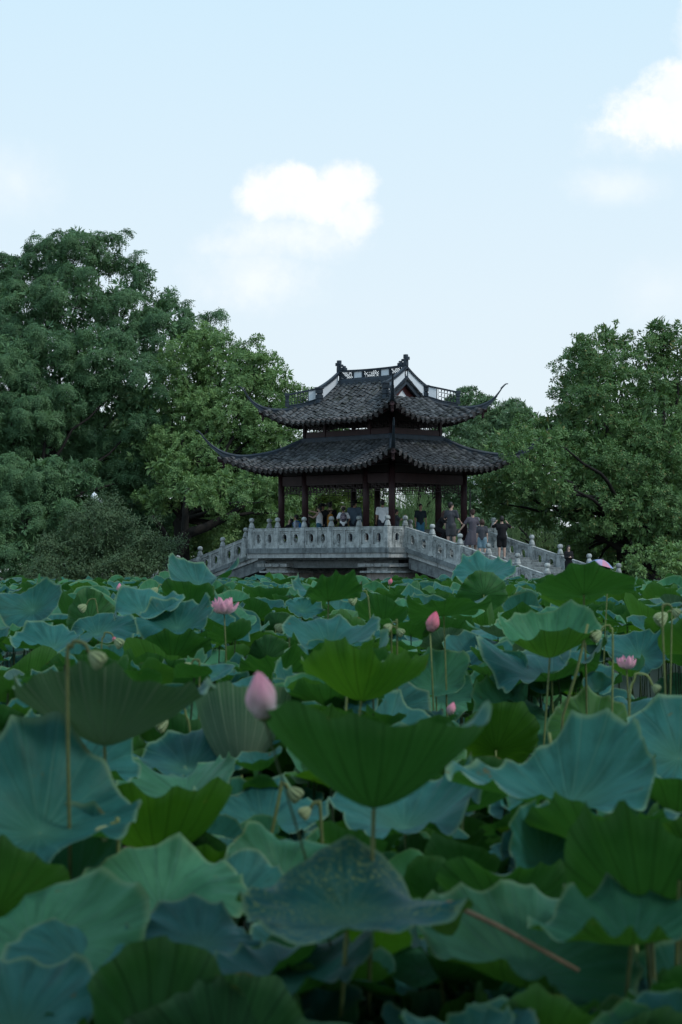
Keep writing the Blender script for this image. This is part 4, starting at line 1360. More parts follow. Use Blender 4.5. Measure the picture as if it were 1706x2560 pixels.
# ------------------------------------------------------------------ lotus
def lotus_mat(name, top0, top1, und0, und1, trans, tcol, vein_top=.30, vein_und=.7, speck=None, pale=0.0):
    """upper face: waxy blue-green bloom; lower face: plain green with raised ribs.  u = angle, v = radius in the UV map"""
    m, T, out = new_mat(name)
    g = T.node('ShaderNodeNewGeometry')
    uv = T.node('ShaderNodeUVMap'); uv.uv_map = 'UVMap'
    sp = T.node('ShaderNodeSeparateXYZ'); T.link(uv.outputs[0], sp.inputs[0])
    u, v = sp.outputs[0], sp.outputs[1]
    at = T.node('ShaderNodeAttribute'); at.attribute_name = 'tone'
    oi = T.node('ShaderNodeObjectInfo')
    tone = T.math('FRACT', T.math('ADD', at.outputs['Fac'], oi.outputs['Random']))
    tcn = T.node('ShaderNodeTexCoord')
    pn = T.noise(g.outputs['Position'], 5.0, 5, .6)
    cell = T.math('ABSOLUTE', T.math('SUBTRACT', T.math('FRACT', T.math('MULTIPLY', u, 21.0)), .5))   # 0.5 on a rib, 0 between
    dist = T.math('MULTIPLY', T.math('SUBTRACT', .5, cell), v)
    rib = T.math('SUBTRACT', 1.0, T.smooth(dist, .010, .044))
    # forked side veins near the rim
    cell2 = T.math('ABSOLUTE', T.math('SUBTRACT', T.math('FRACT', T.math('MULTIPLY', u, 63.0)), .5))
    rib2 = T.math('MULTIPLY', T.math('SUBTRACT', 1.0, T.smooth(T.math('MULTIPLY', T.math('SUBTRACT', .5, cell2), v), .02, .10)), T.smooth(v, .45, .8))
    ct = T.mix(T.math('ADD', T.math('MULTIPLY', tone, .6), T.math('MULTIPLY', T.smooth(pn, .35, .65), .4)), top0, top1)
    cs_ = T.node('ShaderNodeCombineXYZ'); T.link(T.math('MULTIPLY', u, 34.0), cs_.inputs[0]); T.link(T.math('MULTIPLY', v, 1.6), cs_.inputs[1]); T.link(T.math('MULTIPLY', tone, 40.0), cs_.inputs[2])
    streak = T.noise(cs_.outputs[0], 1.0, 4, .6)
    ct = T.mix(T.math('MULTIPLY', T.smooth(streak, .45, .68), .5), ct, tuple(x * .55 for x in top0))
    ct = T.mix(T.math('MULTIPLY', T.math('SUBTRACT', 1.0, T.smooth(v, .0, .6)), .45), ct, (.045, .15, .075))
    ct = T.mix(T.math('MULTIPLY', rib, vein_top), ct, (.10, .27, .19))
    rimc = T.smooth(v, .93, 1.0)
    ct = T.mix(T.math('MULTIPLY', rimc, .6), ct, (.20, .32, .17))  # pale rim put into the colour, for edges that catch the light
    if speck:
        mp = T.node('ShaderNodeMapping'); cb_ = T.node('ShaderNodeCombineXYZ'); T.link(T.math('MULTIPLY', u, 60), cb_.inputs[0]); T.link(T.math('MULTIPLY', v, 14), cb_.inputs[1])
        s1 = T.noise(cb_.outputs[0], 1.6, 3, .6); s2 = T.noise(g.outputs['Position'], 9, 4, .6)
        ct = T.mix(T.math('MULTIPLY', T.math('MULTIPLY', T.smooth(s1, .50, .62), T.smooth(s2, .34, .50)), .8), ct, speck)
    cu = T.mix(T.math('ADD', T.math('MULTIPLY', tone, .6), T.math('MULTIPLY', T.smooth(pn, .35, .65), .4)), und0, und1)
    cu = T.mix(T.math('MULTIPLY', T.smooth(v, .80, 1.0), .45), cu, (.10, .20, .09))  # underside rim brightened in colour too, as caught light
    cu = T.mix(T.math('MULTIPLY', T.smooth(streak, .42, .66), .45), cu, tuple(x * .5 for x in und0))
    cu = T.mix(T.math('MULTIPLY', T.math('MAXIMUM', rib, T.math('MULTIPLY', rib2, .5)), vein_und), cu, (.26, .34, .22) if pale else tuple(x * .42 for x in und0))
    if pale:
        pn2 = T.noise(g.outputs['Position'], 3.0, 4, .6)
        cu = T.mix(T.math('MULTIPLY', T.math('SUBTRACT', 1.0, T.smooth(v, .15, 1.1)), pale), cu, (.15, .22, .16))  # sheen round the stalk put into the colour of the back
    col_ = T.mix(g.outputs['Backfacing'], ct, cu)
    # old leaves carry a few brown scars
    sc1 = T.noise(g.outputs['Position'], 14, 6, .7)
    col_ = T.mix(T.math('MULTIPLY', T.math('MULTIPLY', T.smooth(sc1, .64, .70), T.smooth(v, .4, .9)), .8), col_, (.11, .08, .03))
    edge = T.math('MULTIPLY', T.smooth(v, .955, .985), T.smooth(T.noise(g.outputs['Position'], 6, 4, .6), .60, .68))
    col_ = T.mix(T.math('MULTIPLY', edge, .85), col_, (.13, .095, .035))
    b = T.node('ShaderNodeBsdfPrincipled'); T.link(col_, b.inputs['Base Color'])
    T.put(b.inputs['Roughness'], T.math('MULTIPLY_ADD', g.outputs['Backfacing'], .05, .5))
    b.inputs['Specular IOR Level'].default_value = .10
    
    bn = T.node('ShaderNodeBump'); bn.inputs['Strength'].default_value = .55; bn.inputs['Distance'].default_value = .006
    hgt = T.math('ADD', T.math('MULTIPLY', T.math('ADD', rib, T.math('MULTIPLY', rib2, .4)), -.6), T.math('MULTIPLY', T.noise(g.outputs['Position'], 30, 4, .6), .8))
    T.link(hgt, bn.inputs['Height']); T.link(bn.outputs[0], b.inputs['Normal'])
    t = T.node('ShaderNodeBsdfTranslucent')
    tc2 = T.mix(T.math('MULTIPLY', T.math('MAXIMUM', rib, T.math('MULTIPLY', rib2, .5)), .6), tcol, tuple(x * .35 for x in tcol))
    T.link(tc2, t.inputs[0])
    mx = T.node('ShaderNodeMixShader'); mx.inputs[0].default_value = trans
    T.link(b.outputs[0], mx.inputs[1]); T.link(t.outputs[0], mx.inputs[2]); T.link(mx.outputs[0], out.inputs[0])
    return m


BT0, BT1 = (.012, .076, .072), (.038, .172, .152)
M['lotus'] = lotus_mat('lotus_leaf_blue', BT0, BT1, (.010, .052, .016), (.030, .108, .032), .26, (.05, .19, .02))
M['lotus_green'] = lotus_mat('lotus_leaf_green', (.022, .115, .066), (.078, .26, .14), (.014, .065, .014), (.042, .14, .028), .28, (.08, .24, .022))
M['lotus_yellow'] = lotus_mat('lotus_leaf_yellow', (.03, .11, .035), (.065, .18, .05), (.014, .065, .010), (.032, .108, .014), .3, (.08, .24, .012), .25, .5)
M['lotus_pale'] = lotus_mat('lotus_leaf_pale_back', BT0, (.09, .18, .15), (.028, .085, .045), (.045, .12, .06), .2, (.06, .14, .04), .25, .85, None, .85)
M['lotus_speck'] = lotus_mat('lotus_leaf_speckled', (.012, .085, .085), (.036, .16, .15), (.02, .07, .02), (.03, .09, .03), .28, (.07, .18, .02), .3, .4, (.20, .28, .12))
M['stem'] = simple('lotus_stem', (.13, .17, .055), .6, .25, 20, .3, .3, rnd=.3)
M['stem_dark'] = simple('dark_lotus_stem', (.05, .09, .03), .6, .3, 20, .3, .3)
M['stem_shade'] = simple('shaded_stalk', (.025, .045, .018), .7, .3, 20, .2, .2)  # darker stalk colour, standing in for shade under the leaves
M['pod'] = simple('drooping_leaf_bud', (.26, .33, .17), .65, .25, 30, .4, .3)
M['twig'] = simple('dry_brown_stalk', (.26, .17, .10), .8, .3, 30, .4, .2)


def petal_mat(name, tip, basec):
    m, T, out = new_mat(name)
    tcn = T.node('ShaderNodeTexCoord'); sp = T.node('ShaderNodeSeparateXYZ'); T.link(tcn.outputs['Generated'], sp.inputs[0])
    c = T.mix(T.smooth(sp.outputs[2], .15, .95), basec, tip)
    w_ = T.node('ShaderNodeTexWave'); w_.inputs['Scale'].default_value = 9; w_.inputs['Distortion'].default_value = 2
    T.link(tcn.outputs['Generated'], w_.inputs[0])
    c = T.mix(T.math('MULTIPLY', w_.outputs['Fac'], .15), c, tip)
    b = T.node('ShaderNodeBsdfPrincipled'); T.link(c, b.inputs['Base Color']); b.inputs['Roughness'].default_value = .55
    t = T.node('ShaderNodeBsdfTranslucent'); T.link(c, t.inputs[0])
    mx = T.node('ShaderNodeMixShader'); mx.inputs[0].default_value = .3
    T.link(b.outputs[0], mx.inputs[1]); T.link(t.outputs[0], mx.inputs[2]); T.link(mx.outputs[0], out.inputs[0])
    return m


M['petal'] = petal_mat('lotus_petal', (.75, .24, .36), (.75, .60, .56))
M['petal_light'] = petal_mat('light_lotus_petal', (.80, .36, .48), (.82, .70, .70))
M['petal_deep'] = petal_mat('deep_pink_petal', (.75, .14, .24), (.68, .36, .38))


def leaf_geo(seed, cup, ruf, nang=72, nrad=12, droop=0.0, fold=0.0, fa=0.0, p=1.5, ecc=0.06, lobes=None):
    """unit-radius peltate leaf, stalk joins at the origin, upper face towards +z"""
    g = np.random.default_rng(seed)
    phi = np.arange(nang) / nang * 2 * PI
    rim = 1 + ecc * np.sin(phi + g.uniform(0, 6.28)) + ecc * .7 * np.sin(2 * phi + g.uniform(0, 6.28)) + .022 * np.sin(9 * phi + g.uniform(0, 6.28)) + .035 * (np.abs(np.sin(2 * g.integers(5, 9) * .5 * phi + g.uniform(0, 6.28))) - .6) * (.6 + .4 * np.sin(3 * phi)) + .010 * np.sin(23 * phi)
    def pn(k, amp_var=True):
        # periodic random curve through k knots
        kn = g.normal(0, 1, k); kn -= kn.mean(); kn /= (np.abs(kn).max() + 1e-6)
        t = phi / (2 * PI) * k; i0 = np.floor(t).astype(int); f = t - i0
        p0, p1, p2, p3 = kn[(i0 - 1) % k], kn[i0 % k], kn[(i0 + 1) % k], kn[(i0 + 2) % k]
        return .5 * ((2 * p1) + (-p0 + p2) * f + (2 * p0 - 5 * p1 + 4 * p2 - p3) * f * f + (-p0 + 3 * p1 - 3 * p2 + p3) * f ** 3)
    lowf, midf, hif = pn(7), pn(13), pn(24)
    nc = 2 * int(g.integers(5, 9))
    cus = 1 - 2 * np.abs(np.sin(nc * phi * .5 + .8 * pn(6))) ** .75     # pointed scallops of uneven spacing
    w2 = pn(9)
    curl = np.clip(pn(6) - .25, 0, 1)
    r = (np.arange(1, nrad + 1) / nrad) ** .85
    Rr, Ph = np.meshgrid(r, phi, indexing='ij')
    rim = rim + .05 * midf
    rad = Rr * (1 + (rim - 1)[None, :] * Rr ** 2)
    x = rad * np.cos(Ph); y = rad * np.sin(Ph)
    e1, e2 = (1.7, 3.0) if cup > .3 else (2.0, 4.0)
    z = cup * Rr ** p + ruf * (.75 * lowf[None, :] * Rr ** e1 + .55 * midf[None, :] * Rr ** e2 + (.35 * hif + (.32 + .2 * midf) * cus)[None, :] * (1.2 if cup > .3 else .85) * Rr ** 4.5)
    z -= droop * np.clip(Rr - .6, 0, 1) ** 1.5 * 3 * (.6 + .4 * w2[None, :])
    z -= (.9 if cup < .5 else .3) * curl[None, :] * np.clip(Rr - .55, 0, 1) ** 1.4 * (1 + droop * 6)
    z += .004 * np.cos(21 * Ph) * Rr * (1.2 - Rr)
    z += .07 * np.sin(3.1 * x + 5 * g.random()) * np.sin(2.7 * y + 6 * g.random()) * Rr
    z += .018 * np.sin(9 * x + 6 * g.random()) * np.sin(8 * y + 6 * g.random()) * Rr
    q = x * math.cos(fa) + y * math.sin(fa)
    z += fold * (np.abs(q) ** 1.7)
    if cup > .3:
        k = 1 - .22 * cup * Rr ** 1.6; x = x * k; y = y * k
    # in-plane ripple of the rim
    x += ruf * .5 * w2[None, :] * Rr ** 4 * np.cos(Ph); y += ruf * .5 * w2[None, :] * Rr ** 4 * np.sin(Ph)
    v = np.concatenate([[[0, 0, 0]], np.stack([x, y, z], 2).reshape(-1, 3)])
    f, uv = [], []
    i = np.arange(nang); j = (i + 1) % nang
    u0 = i / nang; u1 = (i + 1) / nang
    f0 = np.stack([np.zeros(nang, int), 1 + i, 1 + j], 1)
    uv0 = np.stack([(u0 + u1) / 2, np.zeros(nang), u0, np.full(nang, r[0]), u1, np.full(nang, r[0])], 1)
    F4, U4 = [], []
    for k in range(nrad - 1):
        a = 1 + k * nang
        F4.append(np.stack([a + i, a + nang + i, a + nang + j, a + j], 1))
        U4.append(np.stack([u0, np.full(nang, r[k]), u0, np.full(nang, r[k + 1]), u1, np.full(nang, r[k + 1]), u1, np.full(nang, r[k])], 1))
    F4 = np.concatenate(F4); U4 = np.concatenate(U4)
    # as triangles for one uniform array
    T1 = np.concatenate([f0, F4[:, [0, 1, 2]], F4[:, [0, 2, 3]]])
    UV = np.concatenate([uv0, U4[:, [0, 1, 2, 3, 4, 5]], U4[:, [0, 1, 4, 5, 6, 7]]])
    return v, T1, UV


def leaf_mesh(seed, mat, **kw):
    v, f, uv = leaf_geo(seed, **kw)
    return np_mesh('leaf_blade', v, f, M[mat], True, uv.reshape(-1, 2), None, {'tone': np.zeros(len(v))})


def lean_matrix(az_deg, tilt_deg, spin):
    """normal leans by tilt towards compass bearing az (0 = away from the camera, 90 = right)"""
    a, t = R(az_deg), R(tilt_deg)
    n = Vector((math.sin(a) * math.sin(t), math.cos(a) * math.sin(t), math.cos(t)))
    q = Vector((0, 0, 1)).rotation_difference(n)
    return q.to_matrix().to_4x4() @ Matrix.Rotation(spin, 4, 'Z')


HERO = []       # projected boxes of the placed leaves: x0, x1, y0, y1, Y
stem_cache = {}


def stem_to(root, top, foot_dx, foot_dy, r_, mat='stem', bow=.05, name='stem'):
    """stalk from the water up to the local point top (root is at the leaf centre)"""
    h = root.location.z + .35
    pts, rad = [], []
    for i in range(9):
        t = i / 8
        pts.append(Vector((foot_dx * (1 - t) + bow * math.sin(PI * t), foot_dy * (1 - t), -h * (1 - t) - .001)))
        rad.append(r_ * (1.25 - .4 * t))
    mb = MB(); mb.tube(pts, rad, 7)
    return mb.build(name, M[mat], root, True)


def put_leaf(px, py, Y, Rm, az_, tilt, mat, label, seed, cup=.3, ruf=.09, droop=0, fold=0, fa=0, spin=None, group=None, p=1.5, nang=96, nrad=14, stem=True, foot=None, ecc=.06):
    ruf = ruf * 1.8; ecc = ecc * 1.5
    root = empty('lotus_leaf', P(px, py, Y))
    tag(root, label, 'lotus leaf', group)
    me = leaf_mesh(seed, mat, cup=cup, ruf=ruf, droop=droop, fold=fold, fa=fa, p=p, nang=nang, nrad=nrad, ecc=ecc)
    Mx = lean_matrix(az_, tilt, spin if spin is not None else seed * 1.7) @ Matrix.Scale(Rm, 4)
    o = link_mesh('leaf_blade', me, root, Mx)
    if stem:
        g = random.Random(seed)
        fx, fy = foot if foot else (g.uniform(-.12, .12), g.uniform(-.1, .1))
        stem_to(root, None, fx, fy, .0065, 'stem', g.uniform(-.03, .03))
    co = np.array([list((root.matrix_basis @ Mx) @ v.co) for v in me.vertices][::7])
    xs_ = 853 + co[:, 0] / co[:, 1] * F; ys_ = HZ - (co[:, 2] - EYE) / co[:, 1] * F
    HERO.append((xs_.min(), xs_.max(), ys_.min(), ys_.max(), Y))
    return root


def U_(x0, x1, y0, ax, ay, mat, label, Rm=.3, cup=.38, ruf=.09, az_=None, seed=None, tilt=None, Y=None, **k):
    """leaf seen from outside and below: the cup leans away, stalk at its foot"""
    w_ = x1 - x0
    Y = Y or 2 * Rm * (1 - .2 * cup) * F / w_
    rise = (ay - y0) * Y / F / Rm
    if tilt is None:
        tilt = 5
        for t in range(0, 86):
            if cup * math.cos(R(t)) + math.sin(R(t)) <= rise: tilt = t
    lean = math.degrees(math.atan2(((x0 + x1) / 2 - ax) * 1.0, (ay - y0) + 1e-3))
    if az_ is None:
        # the near rim is up: normal leans away; sideways offset of the blade against the stalk = lean the other way
        az_ = lean * -1.2
    return put_leaf(ax, ay, Y, Rm, az_, tilt, mat, label, seed or (int(x0 * 7 + ax) % 9973), cup, ruf, **k)


def T_(x0, x1, y0, y1, mat, label, Rm=.3, cup=.10, ruf=.13, az_=180, seed=None, tilt=None, Y=None, **k):
    """leaf whose upper face is in view"""
    w_ = x1 - x0
    Y = Y or 2 * Rm * F / w_
    cx, cy = (x0 + x1) / 2, (y0 + y1) / 2
    dep = (cy - HZ) / F
    ratio = min(.98, (y1 - y0) / w_)
    sd_ = seed or int(x0 + y0); gq = random.Random(sd_)
    cup = max(cup, gq.uniform(.14, .34)); az_ = az_ + gq.uniform(-35, 35)
    k.setdefault('fold', gq.choice([0, .15, .3, .42])); k.setdefault('fa', gq.uniform(0, 3.1)); k.setdefault('droop', gq.choice([0, .05, .09]))
    if tilt is None: tilt = max(4, math.degrees(math.asin(ratio) - dep) * 1.1)
    return put_leaf(cx, cy + (y1 - y0) * .06, Y, Rm, az_, tilt, mat, label, seed or (int(x0 * 5 + y0) % 9973), cup, ruf, **k)


# ---- the leaves one can name in the photograph, far to near
U_(1337, 1576, 1405, 1460, 1486, 'lotus', 'tall dark green leaf standing up against the bridge ramp at the right', .30, .30, .10, seed=11)
U_(1147, 1272, 1411, 1210, 1487, 'lotus', 'upturned green leaf in front of the right ramp balustrade', .28, .45, .14, seed=12)
T_(1120, 1300, 1408, 1458, 'lotus', 'blue green leaf spread behind the upturned leaf at the right ramp', .38, .15, .125, seed=13, Y=24.6)
U_(720, 915, 1436, 822, 1502, 'lotus', 'dark ruffled fan leaf in front of the middle of the bridge', .29, .38, .14, seed=14)
U_(403, 550, 1441, 473, 1517, 'lotus', 'cup shaped green leaf on a tall stalk left of the open pink flower', .28, .5, .10, seed=15)
T_(400, 600, 1438, 1482, 'lotus', 'bright blue green leaf behind the cup shaped leaf near the left ramp', .38, .2, .125, seed=16, Y=22.6)
U_(141, 290, 1470, 225, 1558, 'lotus', 'dark green leaf leaning left behind the drooping striped bud', .28, .5, .12, seed=17, stem=True)
T_(0, 165, 1470, 1568, 'lotus', 'large pale blue leaf at the left edge below the shrub', .30, .3, .10, seed=18)
T_(258, 462, 1496, 1556, 'lotus', 'flat blue leaf between the curved stalk and the cup shaped leaf', .30, .12, .12, seed=19)
T_(337, 552, 1526, 1605, 'lotus', 'broad blue leaf below the cup shaped leaf', .31, .2, .10, seed=20)
U_(635, 712, 1478, 690, 1560, 'lotus', 'narrow dark leaf edge right of the open pink flower', .22, .6, .08, seed=21)
T_(705, 805, 1500, 1548, 'lotus', 'small bright blue leaf right of the narrow dark leaf', .24, .15, .12, seed=22)
U_(337, 533, 1578, 430, 1652, 'lotus', 'dark green fan leaf in the middle left of the pond', .30, .35, .11, seed=23)
T_(43, 230, 1583, 1648, 'lotus', 'blue leaf left of the red spotted drooping bud', .29, .2, .12, seed=24)
T_(150, 340, 1548, 1615, 'lotus', 'teal leaf behind the red spotted drooping bud', .30, .15, .12, seed=25)
U_(600, 715, 1558, 668, 1648, 'lotus', 'green folded leaf left of the broad blue leaf in mid pond', .27, .5, .10, seed=26)
T_(700, 952, 1545, 1668, 'lotus', 'broad clear blue leaf in the middle of the pond', .32, .2, .125, seed=27, tilt=20)
U_(912, 1020, 1484, 960, 1560, 'lotus', 'dark green leaf behind the curved stalk right of centre', .30, .5, .10, seed=28, Y=20)
U_(1012, 1225, 1480, 1110, 1540, 'lotus', 'long low dark leaf behind the deep pink bud', .32, .28, .12, seed=29)
U_(1380, 1480, 1444, 1430, 1520, 'lotus_green', 'leaf standing behind the tall double leaf right of centre', .26, .5, .10, seed=30, Y=17)
put_leaf(1375, 1645, 13.2, .325, 192, 17, 'lotus_green', 'tall bowl shaped leaf on a long stalk with its inside showing, right of centre', 31, .72, .07, p=1.35)
T_(1438, 1528, 1495, 1540, 'lotus', 'blue leaf balanced on a long leaning stalk at the right', .24, .2, .12, seed=33, foot=(-.55, .0))
T_(1506, 1692, 1558, 1706, 'lotus', 'large shaded blue leaf behind the pale drooping bud at the right', .34, .25, .125, seed=34, tilt=30)
T_(1190, 1570, 1632, 1750, 'lotus', 'wide blue leaf with a hanging rim right of centre', .40, .12, .125, seed=35, droop=.12, tilt=9, Y=13.9)
T_(989, 1192, 1640, 1778, 'lotus_green', 'light green leaf turned to the viewer right of centre', .29, .25, .125, seed=36, tilt=38)
T_(1163, 1420, 1694, 1892, 'lotus_green', 'bright green sunlit leaf hanging forward right of centre', .31, .05, .125, seed=37, tilt=40, droop=.05)
T_(1010, 1200, 1690, 1790, 'lotus_green', 'green leaf tip below the light green leaf right of centre', .28, .15, .125, seed=38)
T_(1642, 1780, 1655, 1808, 'lotus_green', 'light green round leaf cut by the right edge', .28, .1, .125, seed=39, tilt=60)
T_(1440, 1680, 1745, 1830, 'lotus', 'dark blue leaf under the wide hanging leaf at the right', .32, .15, .125, seed=40)
T_(0, 130, 1625, 1720, 'lotus', 'blue leaf behind the big pale backed leaf at the left edge', .32, .2, .13, seed=41, tilt=22)
U_(636, 770, 1623, 700, 1700, 'lotus', 'upright green leaf behind the big pink bud', .28, .42, .12, seed=42, Y=14)
U_(727, 1060, 1598, 903, 1752, 'lotus_yellow', 'yellow green leaf glowing from behind in the centre', .33, .6, .09, seed=43)
U_(5, 480, 1650, 262, 1866, 'lotus_pale', 'huge leaf at the left turning its pale ribbed back to the viewer', .34, .62, .07, seed=44)
T_(455, 600, 1765, 1870, 'lotus_green', 'shaded green leaf between the two pale backed leaves', .28, .2, .125, seed=45, Y=13)
U_(517, 729, 1661, 604, 1935, 'lotus_pale', 'tall leaf standing on edge behind the big pink bud with pale ribs', .27, 1.25, .05, seed=46, tilt=24, Y=10)
U_(655, 1210, 1775, 935, 2022, 'lotus', 'biggest dark green cup shaped leaf in the centre foreground', .33, .72, .06, seed=47, tilt=5)
U_(1435, 1636, 1800, 1530, 1906, 'lotus', 'dark green leaf at the right in front of the yellow rimmed leaf', .26, .38, .10, seed=48, Y=11)
T_(1400, 1560, 1780, 1870, 'lotus_yellow', 'yellow rimmed leaf behind a dark leaf at the right', .27, .15, .125, seed=49, Y=13.5)
U_(1158, 1318, 1753, 1240, 1875, 'lotus_yellow', 'olive yellow leaf seen from below under the bright green leaf', .27, .4, .08, seed=50, Y=13)
T_(1615, 1780, 1812, 1960, 'lotus', 'blue leaf cut by the right edge above the middle foreground', .30, .15, .125, seed=51, Y=10, tilt=38)
U_(1590, 1760, 1930, 1690, 2050, 'lotus', 'dark green leaf at the right edge in the middle foreground', .27, .4, .09, seed=52, Y=8.5)
T_(1190, 1655, 1878, 2120, 'lotus', 'large blue leaf with a notched rim at the right foreground', .34, .10, .125, seed=53, tilt=20, Y=7.7)
U_(1372, 1640, 1985, 1510, 2116, 'lotus', 'dark green cup tucked under the large blue leaf at the right', .24, .45, .10, seed=54, Y=7.2)
U_(1450, 1700, 1990, 1600, 2230, 'lotus', 'very dark leaf in the shade at the right foreground', .25, .5, .07, seed=55, Y=6.9)
T_(850, 1175, 2016, 2112, 'lotus', 'blue band of leaf behind the speckled leaf', .30, .08, .125, seed=56, Y=8.0)
T_(150, 420, 1900, 1990, 'lotus', 'teal leaf behind the yellow green leaf at the left', .30, .2, .125, seed=57, Y=10)
U_(176, 580, 1930, 395, 2140, 'lotus_yellow', 'glowing yellow green leaf with dark ribs at the left foreground', .31, .65, .09, seed=58, tilt=8)
T_(375, 560, 1945, 2025, 'lotus_green', 'pale teal leaf patch behind the glowing leaf at the left', .26, .2, .125, seed=59, Y=9.2)
T_(-60, 262, 1955, 2180, 'lotus', 'smooth dark blue leaf at the left edge in the foreground', .31, .08, .125, seed=60, tilt=30, Y=6.9)
T_(100, 270, 2140, 2300, 'lotus', 'hanging flap of blue leaf at the left foreground', .22, .05, .125, seed=61, tilt=48, Y=6.9)
U_(-110, 108, 2080, -10, 2280, 'lotus_green', 'green leaf back cut by the left edge in the foreground', .22, .4, .08, seed=62, Y=6.2)
U_(392, 580, 2100, 500, 2240, 'lotus_yellow', 'small ribbed green leaf below the glowing leaf', .20, .4, .08, seed=63, Y=7.3)
T_(255, 552, 2170, 2356, 'lotus_green', 'mid green folded leaf in the left foreground', .27, .15, .125, seed=64, tilt=24, Y=6.6, fold=.2, fa=.6)
T_(626, 790, 2110, 2258, 'lotus_green', 'insect eaten teal leaf with holes behind the speckled leaf', .20, .1, .10, seed=65, tilt=42, Y=7.2)
T_(525, 660, 2200, 2290, 'lotus', 'small blue leaf left of the speckled leaf', .16, .1, .125, seed=66, tilt=28, Y=7.0)
T_(590, 1150, 2140, 2400, 'lotus_speck', 'yellow speckled blue leaf in the centre foreground', .275, .16, .12, seed=267, tilt=15, Y=5.65, fold=.12, fa=1.0, droop=.10, az_=185)
U_(1163, 1390, 2095, 1270, 2290, 'lotus', 'shaded green leaf back right of the speckled leaf', .24, .4, .07, seed=68, Y=6.9)
T_(1075, 1570, 2225, 2600, 'lotus_green', 'big teal green leaf at the lower right with a brown stalk lying on it', .28, .12, .125, seed=69, tilt=30, Y=5.9)
T_(1470, 1760, 2150, 2420, 'lotus', 'almost black blue leaf in shadow at the right edge', .26, .3, .125, seed=70, tilt=24, Y=6.0, az_=20)
T_(1440, 1720, 2270, 2420, 'lotus_green', 'curled teal leaf rim at the lower right', .25, .35, .125, seed=71, tilt=6, Y=5.7)
T_(-70, 245, 2260, 2470, 'lotus_green', 'dark teal leaf at the lower left edge', .27, .1, .125, seed=72, tilt=26, Y=5.9)
U_(10, 460, 2290, 380, 2660, 'lotus', 'very dark green leaf back in the bottom left corner', .27, .42, .08, seed=73, Y=5.2)
U_(392, 780, 2400, 560, 2700, 'lotus', 'dark leaf back rising from the bottom edge left of centre', .25, .42, .09, seed=74, Y=5.1)
T_(405, 600, 2300, 2412, 'lotus', 'small bright blue leaf above the dark leaf at the bottom', .17, .1, .125, seed=75, tilt=20, Y=6.1)
T_(560, 890, 2400, 2520, 'lotus', 'blue leaf rim under the speckled leaf', .22, .1, .125, seed=76, tilt=14, Y=5.7)
T_(-60, 150, 2480, 2640, 'lotus', 'blue leaf corner at the bottom left edge', .2, .1, .125, seed=77, tilt=25, Y=5.4)
T_(1270, 1460, 2060, 2240, 'lotus', 'narrow blue leaf between two dark leaves at the right', .2, .1, .125, seed=78, tilt=50, Y=7.2)
T_(110, 330, 2350, 2470, 'lotus', 'small blue leaf fold at the lower left', .18, .15, .125, seed=79, tilt=25, Y=5.8)
U_(0, 75, 1815, 20, 1910, 'lotus_pale', 'pale leaf back cut by the left edge', .20, .5, .08, seed=80, Y=8.8)
T_(60, 300, 1890, 1970, 'lotus', 'teal leaf under the huge pale backed leaf', .28, .2, .13, seed=81, Y=9)
T_(380, 560, 1880, 1960, 'lotus', 'blue green leaf fold below the tall leaf on edge', .26, .15, .13, seed=82, Y=10)
T_(560, 760, 2025, 2085, 'lotus', 'thin blue leaf below the pair of drooping buds', .26, .1, .125, seed=83, Y=9)
T_(930, 1130, 2020, 2075, 'lotus', 'blue leaf rim right of the foot of the central cup', .28, .1, .13, seed=84, Y=9.5)
U_(1080, 1240, 1900, 1160, 2030, 'lotus', 'deep green leaf right of the biggest cup', .26, .45, .08, seed=85, Y=8.6)
N_HERO = len(HERO)
# ---- all the other leaves: scattered over the pond, nearest 300 as things, the rest joined
VAR_M = ['lotus', 'lotus', 'lotus', 'lotus_green', 'lotus', 'lotus', 'lotus_pale', 'lotus_yellow', 'lotus', 'lotus_green', 'lotus', 'lotus', 'lotus', 'lotus_green']
VARS = []
rv = random.Random(21)
for i in range(14):
    kw = dict(cup=rv.choice([.12, .2, .3, .42, .55]), ruf=rv.uniform(.13, .21), droop=rv.choice([0, 0, .06, .1]), fold=rv.choice([0, .15, .3, .45]), fa=rv.uniform(0, 3), p=rv.uniform(1.3, 1.7))
    VARS.append((kw, VAR_M[i], [None, None]))


def canopy(Y, r_):
    """depression of the leaf below the eye"""
    if Y > 30: a, b_ = .46, .80
    elif Y > 18: a, b_ = .50, .92
    elif Y > 11: a, b_ = .58, 1.05
    elif Y > 8: a, b_ = .80, 1.2
    else: a, b_ = 1.05, 1.45
    return a + (b_ - a) * r_ ** .8


